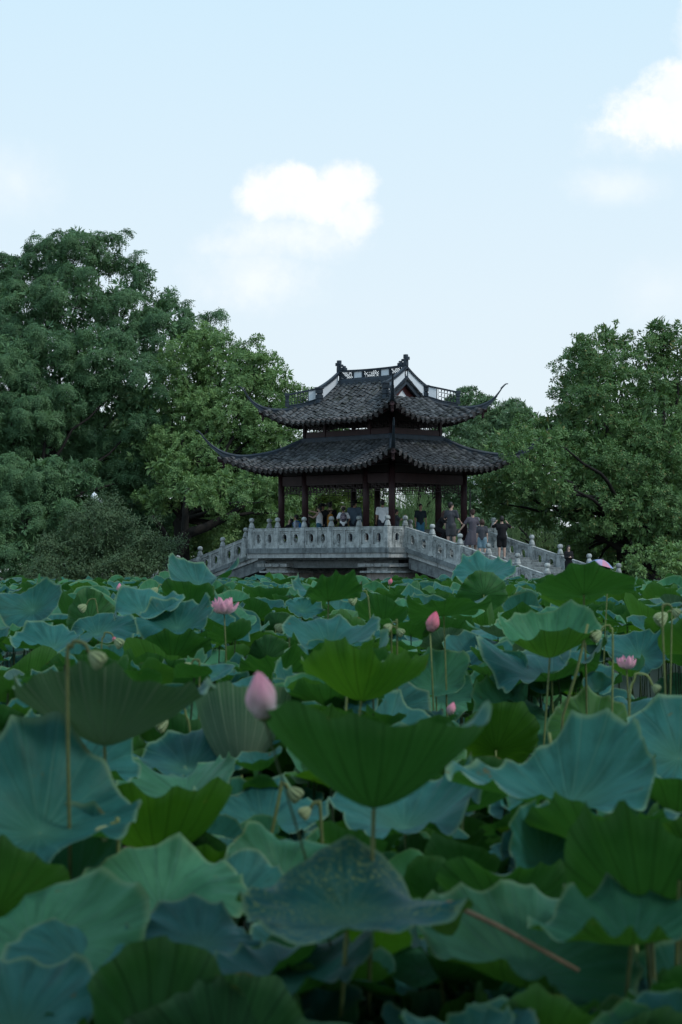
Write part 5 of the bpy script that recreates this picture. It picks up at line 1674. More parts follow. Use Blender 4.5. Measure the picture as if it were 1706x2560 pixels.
cand = []
rs = random.Random(99)
y = 4.6
while y < 86:
    step = .35 if y < 40 else .43
    hw = y * .155 + 1.0
    x = -hw
    while x < hw:
        xx = x + rs.uniform(-.2, .2); yy = y + rs.uniform(-.2, .2)
        x += step
        if yy > 84 and -7 < xx < 9: continue
        cand.append((xx, yy))
    y += step * .95
placed = []
LOWPADS = []
yy = 4.2
while yy < 30:
    xx = -(yy * .165 + 1.5)
    while xx < yy * .165 + 1.5:
        LOWPADS.append((xx + rs.uniform(-.15, .15), yy + rs.uniform(-.15, .15), rs.choice([.04, .1, .2, .3]), rs.uniform(.16, .27), rs.uniform(0, 360), abs(rs.gauss(0, 10)), rs.randrange(14), rs.uniform(0, 6.28)))
        xx += .6
    yy += .6
for xx, yy in cand:
    Rm = rs.choice([.13, .17, .20, .23, .26, .28, .30, .33]) * (1 if yy > 10 else .85)
    dep = canopy(yy, rs.random())
    if rs.random() < .03 and yy > 14: dep -= .12
    px = 853 + xx / yy * F; py = HZ + dep / yy * F
    hwpx = Rm / yy * F
    if px + hwpx < -60 or px - hwpx > 1766 or py - hwpx > 2620: 
        if yy < 12: continue
    bad = False
    for (hx0, hx1, hy0, hy1, hY) in HERO:
        # would stand in front of a named leaf
        if yy < hY + .25:
            ox = min(px + hwpx, hx1) - max(px - hwpx, hx0)
            oy = min(py + hwpx * .35, hy1) - max(py - hwpx * .5, hy0)
            if ox > .30 * min(2 * hwpx, hx1 - hx0) and oy > .25 * (hy1 - hy0): bad = True; break
        # would poke through it
        if abs(yy - hY) < .3 and hx0 - hwpx * .5 < px < hx1 + hwpx * .5 and hy0 < py < hy1 + hwpx: bad = True; break
    if bad: continue
    az_ = rs.uniform(0, 360); tl = abs(rs.gauss(0, 20)) + 3
    if rs.random() < .3: az_ = rs.gauss(180, 40); tl = rs.uniform(10, 34)
    elif rs.random() < .3: az_ = rs.gauss(0, 40); tl = rs.uniform(8, 36)
    placed.append((hwpx, xx, yy, EYE - dep, Rm, az_, tl, rs.randrange(14), rs.uniform(0, 6.28)))
for _ in range(3200):
    yy = rs.uniform(4.8, 15); xx = rs.uniform(-.165, .165) * yy
    Rm = rs.uniform(.08, .17); dep = canopy(yy, rs.random()) - rs.uniform(-.05, .15)
    px = 853 + xx / yy * F; py = HZ + dep / yy * F; hwpx = Rm / yy * F
    bad = py < 1530
    for (hx0, hx1, hy0, hy1, hY) in HERO:
        if yy < hY + .12 and min(px + hwpx, hx1) - max(px - hwpx, hx0) > .3 * hwpx and min(py + hwpx * .7, hy1) - max(py - hwpx * .7, hy0) > .35 * hwpx: bad = True; break
    if bad: continue
    placed.append((hwpx, xx, yy, EYE - dep, Rm, rs.choice([rs.gauss(180, 60), rs.gauss(0, 60)]), rs.uniform(15, 58), rs.randrange(14), rs.uniform(0, 6.28)))
print('after fill', len(placed))
inview = [q for q in placed if -q[0] < 853 + q[1] / q[2] * F < 1706 + q[0] and q[3] > 0]
inview.sort(key=lambda q: -q[0])
IND = set(id(q) for q in inview[:max(0, 300 - N_HERO)])
for vi, (kw, mt_, ms) in enumerate(VARS):
    ms[0] = leaf_mesh(500 + vi, mt_, nang=64, nrad=9, **kw)
LOWG = [leaf_geo(700 + vi, nang=26, nrad=4, **kw) for vi, (kw, _, _) in enumerate(VARS)]
MIDG = [leaf_geo(700 + vi, nang=20, nrad=3, **kw) for vi, (kw, _, _) in enumerate(VARS)]
FARG = [leaf_geo(700 + vi, nang=16, nrad=2, **kw) for vi, (kw, _, _) in enumerate(VARS)]
TONE = {'lotus': 'teal', 'lotus_green': 'green', 'lotus_pale': 'pale backed', 'lotus_yellow': 'yellowish'}
SHAPE = {.12: 'flat', .2: 'shallow', .3: 'dished', .42: 'cupped', .55: 'funnelled'}
LMK = [(561, 1500, 'the open pink flower'), (1076, 1550, 'the deep pink bud'), (657, 1740, 'the big pale pink bud'), (935, 1900, 'the big central cup'), (262, 1750, 'the huge pale backed leaf'),
       (602, 1850, 'the leaf on edge'), (900, 1680, 'the glowing central leaf'), (1375, 1560, 'the tall bowl shaped leaf'), (1450, 1440, 'the tall leaf at the ramp'), (1210, 1450, 'the upturned leaf'),
       (473, 1480, 'the cup shaped leaf'), (822, 1465, 'the ruffled fan leaf'), (210, 1517, 'the upper left drooping bud'), (294, 1606, 'the red scarred bud'), (880, 2250, 'the speckled leaf'),
       (1300, 2400, 'the dry brown stalk'), (380, 2030, 'the glowing yellow green leaf'), (1567, 1655, 'the half hidden flower'), (1492, 1590, 'the round pale bud'), (1290, 1790, 'the bright green leaf'),
       (1420, 1990, 'the notched blue leaf'), (120, 2070, 'the smooth dark blue leaf'), (40, 1480, 'the left edge shrub'), (985, 1572, 'the two withered buds'), (820, 1600, 'the clear blue leaf'),
       (240, 1648, 'the tall straight stalk'), (1650, 1730, 'the round leaf at the right edge'), (700, 2180, 'the leaf with holes'), (250, 2450, 'the bottom left dark leaf'), (750, 2010, 'the two drooping buds'),
       (620, 2380, 'the small bright blue leaf'), (1500, 2150, 'the very dark shaded leaf'), (1480, 2330, 'the curled teal rim'), (1620, 2470, 'the bare stalks'), (1150, 2270, 'the twig head'), (1010, 2480, 'the bottom middle gap'), (860, 2480, 'the hanging blue rim'), (170, 2330, 'the lower left dark leaf'), (1640, 2560, 'the lower right corner'), (1560, 2540, 'the bottom right stems'), (1690, 2400, 'the right edge shade'), (1400, 2530, 'the lower rim of the teal leaf')]
USED = {}


def near_label(px, py, look):
    nx, ny, nm = min(LMK, key=lambda q: (q[0] - px) ** 2 + (2 * (q[1] - py)) ** 2)
    dx_, dy_ = px - nx, py - ny
    ang = math.degrees(math.atan2(-2 * dy_, dx_)) % 360
    rel = ['right of', 'behind right of', 'behind', 'behind left of', 'left of', 'before left of', 'before', 'before right of'][int((ang + 22.5) // 45) % 8]
    far_ = math.hypot(dx_, 2 * dy_)
    hw = 'just' if far_ < 90 else ('slightly' if far_ < 170 else ('further' if far_ < 280 else 'far'))
    base_ = '%s leaf %s %s %s' % (look, hw, rel, nm)
    k = USED.get(base_, 0); USED[base_] = k + 1
    return (['', 'second ', 'third ', 'fourth ', 'fifth ', 'sixth ', 'seventh ', 'eighth ', 'ninth '][min(k, 8)] + base_)


stuff = {}
stem_me = None
mb = MB(); mb.tube([Vector((.05 * math.sin(PI * t), 0, -2.0 + 2.0 * t)) for t in np.linspace(0, 1, 7)], [.0085 - .003 * t for t in np.linspace(0, 1, 7)], 6)
stem_me = mb.mesh('stem', M['stem'], True)
for q in inview + [q for q in placed if q not in inview]:
    hwpx, xx, yy, zz, Rm, az_, tl, vi, sp_ = q
    kw, mt_, ms = VARS[vi]
    Mx = lean_matrix(az_, tl, sp_) @ Matrix.Scale(Rm, 4)
    if id(q) in IND:
        px = 853 + xx / yy * F; py = HZ + (EYE - zz) / yy * F
        lb_ = near_label(px, py, '%s %s %s' % (('small' if Rm < .24 else ('large' if Rm > .31 else 'medium')), TONE[mt_], SHAPE[kw['cup']]))
        root = empty('lotus_leaf', (xx, yy, zz)); tag(root, lb_, 'lotus leaf', 'lotus leaves crowding the pond')
        link_mesh('leaf_blade', ms[0], root, Mx)
        s_ = link_mesh('stem', stem_me, root); s_.scale = (1, 1, (zz + .3) / 2.0); s_.rotation_euler = (0, 0, sp_)
    else:
        v, f, uv = (LOWG if (yy < 20 and Rm > .18) else (MIDG if yy < 36 else FARG))[vi]
        A = np.array(Mx)[:3, :3]
        vv_ = v @ A.T + np.array([xx, yy, zz])
        stuff.setdefault(mt_, []).append((vv_, f, uv, rs.random()))
for (xx, yy, zz, Rm, az_, tl, vi, sp_) in LOWPADS:
    v, f, uv = FARG[vi]
    A = np.array(lean_matrix(az_, tl, sp_) @ Matrix.Diagonal((Rm, Rm, Rm * .5, 1)))[:3, :3]
    stuff.setdefault(VARS[vi][1], []).append((v @ A.T + np.array([xx, yy, zz]), f, uv, rs.random()))
# one joined object: every remaining leaf of the pond
vs_, fs_, us_, mi_, tn_ = [], [], [], [], []
off = 0; mats_ = list(stuff.keys())
for k, mt_ in enumerate(mats_):
    for vv_, f, uv, tone in stuff[mt_]:
        vs_.append(vv_); fs_.append(f + off); us_.append(uv.reshape(-1, 2)); mi_.append(np.full(len(f), k)); tn_.append(np.full(len(vv_), tone)); off += len(vv_)
me = np_mesh('lotus_leaves', np.concatenate(vs_), np.concatenate(fs_), [M[a] for a in mats_], True, np.concatenate(us_), np.concatenate(mi_), {'tone': np.concatenate(tn_)})
lf = link_mesh('lotus_leaves', me)
tag(lf, 'mass of smaller lotus leaves covering the far pond up to the bridge', 'lotus leaves', None, 'stuff')
# their stalks where the canopy is open
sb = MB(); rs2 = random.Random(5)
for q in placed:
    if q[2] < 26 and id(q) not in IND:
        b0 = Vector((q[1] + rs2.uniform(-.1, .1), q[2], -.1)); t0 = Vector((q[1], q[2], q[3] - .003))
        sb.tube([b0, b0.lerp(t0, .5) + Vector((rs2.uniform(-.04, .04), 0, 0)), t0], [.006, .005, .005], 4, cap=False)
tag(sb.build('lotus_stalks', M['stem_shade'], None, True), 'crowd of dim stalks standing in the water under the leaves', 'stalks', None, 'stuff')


# ---- flowers, buds, drooping young leaves
def petal_mesh(ln, wd, cupd, curl, name, mat):
    """boat-shaped petal from the origin upward (+z), convex towards -y"""
    nu, nv = 8, 9
    vs_, fs = [], []
    for j in range(nv + 1):
        t = j / nv
        w_ = wd * math.sin(PI * (t ** .85 * .93 + .045)) ** .8
        for i in range(nu + 1):
            s = (i / nu - .5) * 2
            x = s * w_ * .5
            yb = -cupd * math.sin(PI * min(1, t * .95 + .03)) + curl * t * t + cupd * .9 * s * s * (w_ / wd)
            vs_.append(Vector((x, yb, ln * t * (1 - .05 * s * s))))
    for j in range(nv):
        for i in range(nu):
            a = j * (nu + 1) + i
            fs.append((a, a + 1, a + nu + 2, a + nu + 1))
    mb = MB(); mb.add(vs_, fs)
    return mb.mesh(name, M[mat], True)


def bud(px, py, Y, H, label, mat, foot, seed, lean=(0, 0), name='lotus_bud', Wk=1.0, sm='stem', sr=.0055):
    """closed pointed bud; (px, py) is its foot; foot = (dx, dy) of the stalk in the water"""
    root = empty(name, P(px, py, Y)); tag(root, label, 'lotus bud')
    W_ = H * .62 * Wk
    T_m = Euler((lean[0], lean[1], 0)).to_matrix().to_4x4()
    core = MB()
    core.lathe([(.03 * W_, 0), (.28 * W_, .06 * H), (.42 * W_, .22 * H), (.44 * W_, .38 * H), (.36 * W_, .58 * H), (.2 * W_, .8 * H), (.06 * W_, .95 * H), (.002, H)], 14)
    core.build('petal', M[mat], root, True, T_m)
    for k in range(6):
        a = k * PI / 3 + seed
        L_ = H * (.98 if k % 2 else .84)
        me = petal_mesh(L_, W_ * .86, W_ * .46, -.0 * H, 'petal', mat)
        # lean the blade so that its tip meets at the top
        me.transform(Matrix.Translation((0, 0, 0)))
        o = link_mesh('petal', me, root, T_m @ Matrix.Rotation(a, 4, 'Z') @ Matrix.Translation((0, -.012 * H, .0)) @ Matrix.Rotation(.03 if k % 2 else .12, 4, 'X'))
    sp = MB(); sp.lathe([(.03 * H, -.05 * H), (.09 * H, -.01 * H), (.15 * H, .03 * H)], 9); sp.build('calyx', M['stem'], root, True, T_m)
    stem_to(root, None, foot[0], foot[1], sr, sm, .03, 'stalk')
    return root


bud(662, 1800, 5.85, .125, 'big pale pink closed lotus bud above the central cup shaped leaf', 'petal_light', (.50, 0), .3, (0, -.14), Wk=1.0, sm='stem_dark', sr=.0036)
bud(1076, 1580, 14.5, .135, 'deep pink pointed bud on a straight stalk right of centre', 'petal_deep', (0, 0), 1.0, (0, .28))
bud(1124, 1788, 12.5, .075, 'small pink bud tip poking out beside the bright green leaves', 'petal', (0, 0), .4, (0, .3))
bud(314, 2160, 7.6, .06, 'small dull pink bud among blue leaves at the left foreground', 'petal', (0, 0), .4, (.1, 0))
bud(299, 1480, 26, .10, 'tiny far pink bud at the left near the shrub', 'petal', (0, 0), .4)
bud(974, 1462, 40, .12, 'tiny dark red bud in front of the right bridge pier', 'petal_deep', (0, 0), .4, (0, .3))


def flower(px, py, Y, R_, label, opening, seed, n=(7, 7), foot=(0, 0)):
    root = empty('lotus_flower', P(px, py, Y)); tag(root, label, 'lotus flower')
    g = random.Random(seed)
    for ring, (cnt, op, L_) in enumerate(((n[0], opening, R_), (n[1], opening * .42, R_ * .95))):
        for k in range(cnt):
            me = petal_mesh(L_ * g.uniform(.88, 1.05), L_ * .52, L_ * .20, L_ * .12 * (1 - ring), 'petal', 'petal_light')
            a = k * 2 * PI / cnt + ring * .4 + g.uniform(-.15, .15)
            link_mesh('petal', me, root, Matrix.Rotation(a, 4, 'Z') @ Matrix.Rotation(op + g.uniform(-.1, .1), 4, 'X') @ Matrix.Translation((0, -.01, 0)))
    cn = MB(); cn.lathe([(.01, 0), (.02, .02), (.032, .045), (.034, .05), (.001, .052)], 12); cn.build('seed_head', M['pod'], root, True)
    stem_to(root, None, foot[0], foot[1], .006, 'stem', .03, 'stalk')


flower(561, 1532, 17, .135, 'open pink and white lotus flower at the left of the pond', .95, 4)
flower(1567, 1670, 14.5, .095, 'half hidden pink flower tip resting on a blue leaf at the right', .8, 6, (5, 4))


def droop_pod(px, py, Y, size, side, label, base=None, seed=0, mat='pod', spot=False, arc=.1):
    """young leaf or spent head hanging from a bent stalk; (px, py) = its middle, side = which way the stalk bends over"""
    hp_ = P(px, py, Y); size = size * .84
    root = empty('drooping_pod', hp_); tag(root, label, 'drooping bud')
    mb = MB()
    nr = 20
    prof = [(.07, 0), (.20, .10), (.34, .30), (.45, .55), (.50, .78), (.44, .95), (.22, 1.02), (.04, .98)]
    vs_, fs = [], []
    for r_, z in prof:
        for k in range(nr):
            w = 2 * PI * k / nr
            q = r_ * (1 + .13 * (1 if k % 2 else -1) * (1 if z > .05 else 0))
            vs_.append(Vector((math.cos(w) * q, math.sin(w) * q * .8, z)))
    for i in range(len(prof) - 1):
        for k in range(nr):
            j = (k + 1) % nr; fs.append((i * nr + k, i * nr + j, (i + 1) * nr + j, (i + 1) * nr + k))
    fs.append(tuple(range((len(prof) - 1) * nr, len(prof) * nr)))
    mb.add(vs_, fs)
    # neck at the stalk side, body hangs away and downwards
    ax = Vector((-side * .75, -.25, -.62)).normalized()
    q = Vector((0, 0, 1)).rotation_difference(ax).to_matrix().to_4x4()
    neck = -ax * size * .5
    mb.build('head', M[mat], root, False, Matrix.Translation(neck) @ q @ Matrix.Scale(size, 4))
    if spot:
        mb = MB(); mb.ball(neck * 1.05, size * .2, 8, 6); mb.build('scar', M['petal_deep'], root, True)
    # the stalk: rises, arches over and enters the neck
    bx = base if base else (side * arc * 1.6, 0)
    h = hp_.z + .3
    top = Vector((neck.x + side * arc * .75, neck.y, neck.z + arc * .55))
    keys = [Vector((bx[0], bx[1], -h)), Vector((bx[0] * .92 + top.x * .08 + side * .02, 0, -h * .45)), Vector((top.x + side * arc * .35, neck.y, -arc * .9)), Vector((top.x + side * arc * .12, neck.y, neck.z + arc * .25)), top, Vector((neck.x + side * arc * .25, neck.y, neck.z + arc * .45)), neck - Vector((0, 0, size * .02))]
    pts = []
    ks = [keys[0]] + keys + [keys[-1]]
    for i in range(1, len(ks) - 2):
        for s in range(6):
            f = s / 6; p0, p1, p2, p3 = ks[i - 1:i + 3]
            pts.append(.5 * ((2 * p1) + (-p0 + p2) * f + (2 * p0 - 5 * p1 + 4 * p2 - p3) * f * f + (-p0 + 3 * p1 - 3 * p2 + p3) * f ** 3))
    pts.append(keys[-1])
    mb = MB(); mb.tube(pts, .0058, 7); mb.build('stalk', M['stem'], root, True)


droop_pod(208, 1519, 19, .085, 1, 'striped drooping bud on a long curved stalk at the upper left', (.22, 0), 1, arc=.09)
droop_pod(296, 1606, 15.5, .085, -1, 'striped drooping bud with a red scar at the left', (-.09, 0), 2, spot=True, arc=.08)
droop_pod(240, 1646, 6.9, .066, -1, 'near blurred drooping bud on a tall straight stalk before the huge pale backed leaf', (-.05, 0), 3, arc=.06)
droop_pod(468, 1668, 12.5, .075, 1, 'plump drooping bud without visible stalk left of centre', (.03, .05), 4, arc=.04)
droop_pod(388, 1476, 22, .085, 1, 'drooping bud above the cup shaped leaf near the left ramp', (.1, 0), 5, arc=.06)
droop_pod(884, 1500, 18, .085, 1, 'drooping bud on a bent stalk in front of the bridge middle', (.17, 0), 6, arc=.09)
droop_pod(972, 1568, 14.5, .065, 1, 'left one of two withered buds meeting on stalks right of centre', (.03, 0), 7, arc=.03)
droop_pod(1000, 1580, 14.5, .065, -1, 'right one of two withered buds meeting on stalks right of centre', (-.01, 0), 8, arc=.03)
droop_pod(1492, 1588, 13, .085, 1, 'round pale drooping bud on a bent stalk before the large shaded leaf at the right', (.06, 0), 9, arc=.06)
droop_pod(1612, 1796, 10.5, .06, 1, 'small pale pointed bud among leaves at the right', (.03, 0), 10, arc=.02)
droop_pod(1476, 1914, 8.6, .055, 1, 'pale closed bud behind the large notched blue leaf', (.02, 0), 11, arc=.02)
droop_pod(1552, 1470, 20, .09, -1, 'striped drooping bud right of the tall leaf at the ramp', (-.14, 0), 12, arc=.08)
droop_pod(700, 1568, 16, .075, 1, 'pale drooping bud in the middle of the pond above the clear blue leaf', (.03, 0), 13, arc=.04)
droop_pod(845, 1648, 10.8, .055, 1, 'small bud on a straight stalk before the glowing leaf in the centre', (-.02, 0), 14, arc=.03)
droop_pod(405, 1810, 11.0, .085, 1, 'shaded drooping bud on an arched stalk behind the pale backed leaves', (.12, 0), 15, arc=.10)
droop_pod(736, 1984, 7.6, .062, -1, 'upper one of two drooping buds below the big pink bud', (-.17, -.1), 16, arc=.03)
droop_pod(765, 2030, 7.4, .05, 1, 'lower one of two drooping buds below the big pink bud', (.06, 0), 17, arc=.03)
droop_pod(262, 2080, 6.8, .055, 1, 'dull bud at the rim of the glowing leaf in the left foreground', (.02, 0), 18, arc=.02)
droop_pod(1690, 1530, 13, .06, -1, 'bud on a thick stalk cut by the right edge', (-.02, 0), 20, arc=.05)
droop_pod(1655, 1545, 16, .12, 1, 'whitish crumpled young leaf near the right edge', (.03, 0), 22, arc=.03)
droop_pod(1640, 1720, 11, .05, -1, 'arched bare stalk with a small bud at the right edge', (-.10, 0), 23, arc=.10)
# bare stalks
for (x0, y0, x1, y1, Y, r_, lb_) in ((1373, 1905, 1373, 1832, 9.5, .008, 'short cut stalk end standing before the bright green leaf'),
                                     (1408, 1790, 1470, 1560, 13.0, .0085, 'long leaning stalk crossing behind the tall bowl shaped leaf')):
    a, b_ = P(x0, y0, Y), P(x1, y1, Y)
    if a.z > 0.4: a2 = a + (a - b_) * .0
    root = empty('lotus_stalk', a); tag(root, lb_, 'stalk')
    mb = MB(); lo = Vector(((a - b_).x * .8, 0, -a.z - .2)); mb.tube([lo, Vector((0, 0, 0)), (b_ - a) * .5 + Vector((.01, 0, 0)), b_ - a], [r_ * 1.2, r_, r_, r_ * .85], 7)
    mb.build('stalk', M['stem_dark' if 'dark' in lb_ else 'stem'], root, True)
for i, (px, Y) in enumerate(((1600, 6.3), (1618, 6.5), (1640, 6.2), (1665, 6.4), (1690, 6.1), (1480, 6.6), (1655, 5.9))):
    root = empty('lotus_stalk', ((px - 853) / F * Y, Y, 0)); tag(root, ['fifth', 'fourth', 'third', 'second', 'rightmost', 'leftmost', 'nearest'][i] + ' dim bare stalk in the dark water at the lower right corner', 'stalk', 'bare stalks at the lower right')
    mb = MB(); mb.tube([Vector((0, 0, -.2)), Vector((.02 * (-1) ** i, 0, .5)), Vector((.05 * (i - 3) / 3, 0, 1.0 + .05 * i))], [.008, .007, .006], 7); mb.build('stalk', M['stem'], root, True)
# dry brown stalk lying across the big teal leaf
a, b_ = P(1132, 2262, 5.86), P(1446, 2426, 5.50)
root = empty('dry_stalk', a); tag(root, 'dry brown stalk lying across the big teal leaf at the lower right', 'dry stalk')
mb = MB(); mb.tube([Vector((0, 0, 0)), (b_ - a) * .35 + Vector((0, 0, .006)), (b_ - a) * .7 + Vector((0, 0, .004)), b_ - a], [.0075, .0065, .006, .005], 8); mb.build('stalk', M['twig'], root, True)
mb = MB(); mb.ball((-.008, 0, .002), .014, 8, 6, 0, None, (1.2, 1, .7)); mb.build('withered_head', M['twig'], root, True)
print('lotus', N_HERO, len(placed), len(inview))
# ------------------------------------------------------------------ people
M['skin'] = simple('skin', (.36, .215, .15), .6, .08, 6, 0, .3)
M['skin_pale'] = simple('pale_skin', (.50, .33, .26), .6, .08, 6, 0, .3)
M['hair'] = simple('black_hair', (.012, .010, .010), .5, .3, 30, .2, .4)
M['hair_brown'] = simple('brown_hair', (.045, .020, .014), .5, .3, 30, .2, .4)
M['eye'] = simple('dark_eye', (.01, .008, .008), .3)
M['lip'] = simple('lips', (.28, .09, .08), .5)
CLO = {}


def cloth(key, c, var=.12):
    if key not in CLO: CLO[key] = simple('cloth_' + key, c, .85, var, 5, .25, .2)
    return CLO[key]


def remesh(mb, name, mat, parent, vox, mw=None):
    me0 = mb.mesh('tmp', mat)
    ob = bpy.data.objects.new('tmp', me0); COL.objects.link(ob)
    md = ob.modifiers.new('r', 'REMESH'); md.mode = 'VOXEL'; md.voxel_size = vox; md.use_smooth_shade = True
    sm = ob.modifiers.new('s', 'SMOOTH'); sm.factor = .5; sm.iterations = 2
    dg = bpy.context.evaluated_depsgraph_get(); dg.update()
    me = bpy.data.meshes.new_from_object(ob.evaluated_get(dg))
    me.name = name
    bpy.data.objects.remove(ob); bpy.data.meshes.remove(me0)
    me.materials.clear(); me.materials.append(mat)
    me.polygons.foreach_set('use_smooth', [True] * len(me.polygons))
    return link_mesh(name, me, parent, mw)


def cap(mb, a, ra, b_, rb, n=10, flat=None):
    """tapered capsule"""
    a, b_ = Vector(a), Vector(b_); d = (b_ - a); L = d.length
    if L < 1e-4: d = Vector((0, 0, 1))
    d = d.normalized()
    pts = [a - d * ra * .95, a - d * ra * .7, a - d * ra * .3, a, b_, b_ + d * rb * .3, b_ + d * rb * .7, b_ + d * rb * .95]
    rad = [ra * .2, ra * .7, ra * .95, ra, rb, rb * .95, rb * .7, rb * .2]
    mb.tube(pts, rad, n, flat=flat)


def person(label, px, top, yl, face, pose='stand', H=None, skin='skin', hair='hair', hairstyle='short', shirt=None, sleeve='short', lower=None, low='trousers',
           armL=None, armR=None, lean=0.0, shoes=(.03, .03, .03), hat=None, head_turn=0, xl=None, head_tilt=0.0, fem=False, build=1.0, seatz=.45):
    x = xl if xl is not None else loc_from_px(px, yl)
    fz = floor_z(x)
    wp = FRAME @ Vector((x, yl, fz))
    Y = wp.y
    ztop = EYE + (HZ - top) / F * Y
    tall = ztop - wp.z
    Hh = H or max(1.2, min(1.85, tall / (1 - .12 * abs(lean)) if pose == 'stand' else 1.62))
    root = empty('person', wp, (0, 0, -R(face)))
    tag(root, label, 'person')
    s = Hh
    hip = .52 * s; kn = .275 * s; sh = .815 * s
    hb = .052 * s * (1.05 if fem else 1)
    P0 = Vector((0, 0, hip))
    sway = .012 * s
    if pose == 'sit': P0 = Vector((0, -.02, seatz + .09)); 
    if pose == 'crouch': P0 = Vector((0, -.12, .42 * s))
    la = lean
    up = Vector((0, math.sin(la), math.cos(la)))
    fw = Vector((0, math.cos(la), -math.sin(la)))
    tl_ = sh - hip
    CH = P0 + up * tl_ * .72           # chest
    SHc = P0 + up * tl_                # shoulder line
    NK = SHc + up * .035 * s
    shw = (.108 if not fem else .094) * s * build
    hd_up = Vector((0, math.sin(la * .3 + head_tilt), math.cos(la * .3 + head_tilt)))
    HD = NK + hd_up * .085 * s
    rh = .0585 * s
    legs = []
    for k, sx in enumerate((-1, 1)):
        h0 = P0 + Vector((sx * hb, 0, -.01 * s))
        if pose == 'sit': k0 = Vector((sx * hb * 1.3, .42 * s * .6, seatz + .04)); an = Vector((sx * hb * 1.3, .27 * s, .06))
        elif pose == 'crouch': k0 = Vector((sx * hb * 1.6, .16 * s, .30 * s)); an = Vector((sx * hb * 1.5, .0, .045 * s))
        else: k0 = Vector((sx * hb * 1.15, .02 + sway * sx, kn)); an = Vector((sx * hb * 1.25, -.01 + 2 * sway * sx, .045 * s))
        legs.append((h0, k0, an))
    arms = []
    for sx, spec in ((-1, armL), (1, armR)):
        s0 = SHc + Vector((sx * shw, 0, -.012 * s))
        if spec is None: e0 = s0 + Vector((sx * .03 * s, -.01 * s, -.165 * s)); w0 = e0 + Vector((sx * .005, .035 * s, -.145 * s))
        else:
            d1, d2 = Vector(spec[0]).normalized(), Vector(spec[1]).normalized()
            d1.x *= sx; d2.x *= sx
            e0 = s0 + d1 * .168 * s; w0 = e0 + d2 * .148 * s
        arms.append((s0, e0, w0, (w0 - e0).normalized(), sx))
    # --- one continuous body
    mb = MB()
    cap(mb, P0 + Vector((-hb * .5, 0, 0)), .070 * s * build, P0 + Vector((hb * .5, 0, 0)), .070 * s * build)
    cap(mb, P0, .078 * s * build, CH, .080 * s * build, 12, 1.0)
    cap(mb, CH + Vector((-shw * .45, 0, 0)), .062 * s * build, CH + Vector((shw * .45, 0, 0)), .062 * s * build)
    cap(mb, SHc + Vector((-shw * .85, 0, -.012 * s)), .036 * s, SHc + Vector((shw * .85, 0, -.012 * s)), .036 * s)
    cap(mb, SHc, .034 * s, HD - hd_up * .03 * s, .030 * s)
    HM = Matrix.Translation(HD) @ Matrix.Rotation(-R(head_turn), 4, 'Z') @ Matrix.Rotation(-(la * .3 + head_tilt), 4, 'X')
    mb.ball((0, -.004 * s, .006 * s), rh, 14, 10, 0, HM, (.80, .98, 1.12))
    mb.ball((0, .022 * s, -.032 * s), rh * .62, 10, 8, 0, HM, (.9, .9, .9))
    mb.ball((0, .056 * s, -.008 * s), rh * .17, 8, 6, 0, HM, (.8, 1.2, 1.5))
    for sx in (-1, 1): mb.ball((sx * .047 * s, -.004 * s, -.006 * s), rh * .24, 8, 6, 0, HM, (.5, .8, 1.1))
    for h0, k0, an in legs:
        cap(mb, h0, .056 * s, k0, .036 * s); cap(mb, k0, .036 * s, an, .022 * s)
        cap(mb, k0.lerp(an, .1) + Vector((0, -.008, 0)), .036 * s, k0.lerp(an, .45), .030 * s)
        cap(mb, an + Vector((0, -.015 * s, -.015 * s)), .024 * s, an + Vector((0, .085 * s, -.027 * s)), .017 * s)
    for s0, e0, w0, hd, sx in arms:
        cap(mb, s0, .031 * s, e0, .023 * s); cap(mb, e0, .024 * s, w0, .0155 * s)
        palm = w0 + hd * .045 * s
        side = hd.cross(Vector((1, 0, .2)) if abs(hd.x) < .8 else Vector((0, 1, 0))).normalized()
        nrm = side.cross(hd).normalized()
        cap(mb, w0 + hd * .01 * s, .015 * s, palm, .019 * s, 8, 1.0)
        for q, ln in ((-1.5, .034), (-.5, .042), (.5, .044), (1.5, .038)):
            f0 = palm + side * q * .0105 * s; f1 = f0 + hd * ln * .55 * s; f2 = f1 + (hd * .8 + nrm * .6).normalized() * ln * .5 * s
            cap(mb, f0, .0066 * s, f1, .006 * s, 6); cap(mb, f1, .006 * s, f2, .005 * s, 6)
        t0 = w0 + hd * .022 * s + side * -.016 * s
        cap(mb, t0, .0075 * s, t0 + (hd * .7 - side * .7).normalized() * .038 * s, .006 * s, 6)
    remesh(mb, 'body', M[skin], root, .016)
    for sx in (-1, 1):
        e = MB(); e.ball((sx * .020 * s, .0475 * s, .006 * s), .0075 * s, 7, 5, 0, HM, (1.2, .5, .7)); e.build('eye', M['eye'], root, True)
    e = MB(); e.ball((0, .056 * s, -.031 * s), .012 * s, 7, 5, 0, HM, (1.2, .4, .35)); e.build('mouth', M['lip'], root, True)
    # --- hair
    hm_ = MB()
    hm_.ball((0, -.012 * s, .017 * s), rh * 1.08, 14, 10, 0, HM, (.86, .98, 1.06))
    hm_.ball((0, -.030 * s, -.006 * s), rh * .92, 12, 8, 0, HM, (.88, .8, 1.0))
    if hairstyle == 'long':
        for sx in (-.6, 0, .6): cap(hm_, HM @ Vector((sx * rh, -.042 * s, 0)), rh * .55, HM @ Vector((sx * rh * 1.1, -.052 * s, -.16 * s)), rh * .38)
        for sx in (-1, 1): cap(hm_, HM @ Vector((sx * .042 * s, -.008 * s, .02 * s)), rh * .32, HM @ Vector((sx * .05 * s, .0, -.14 * s)), rh * .24)
    elif hairstyle == 'bob':
        for sx in (-.8, 0, .8): cap(hm_, HM @ Vector((sx * rh * .8, -.03 * s, 0)), rh * .55, HM @ Vector((sx * rh * .85, -.034 * s, -.05 * s)), rh * .42)
    elif hairstyle == 'bun':
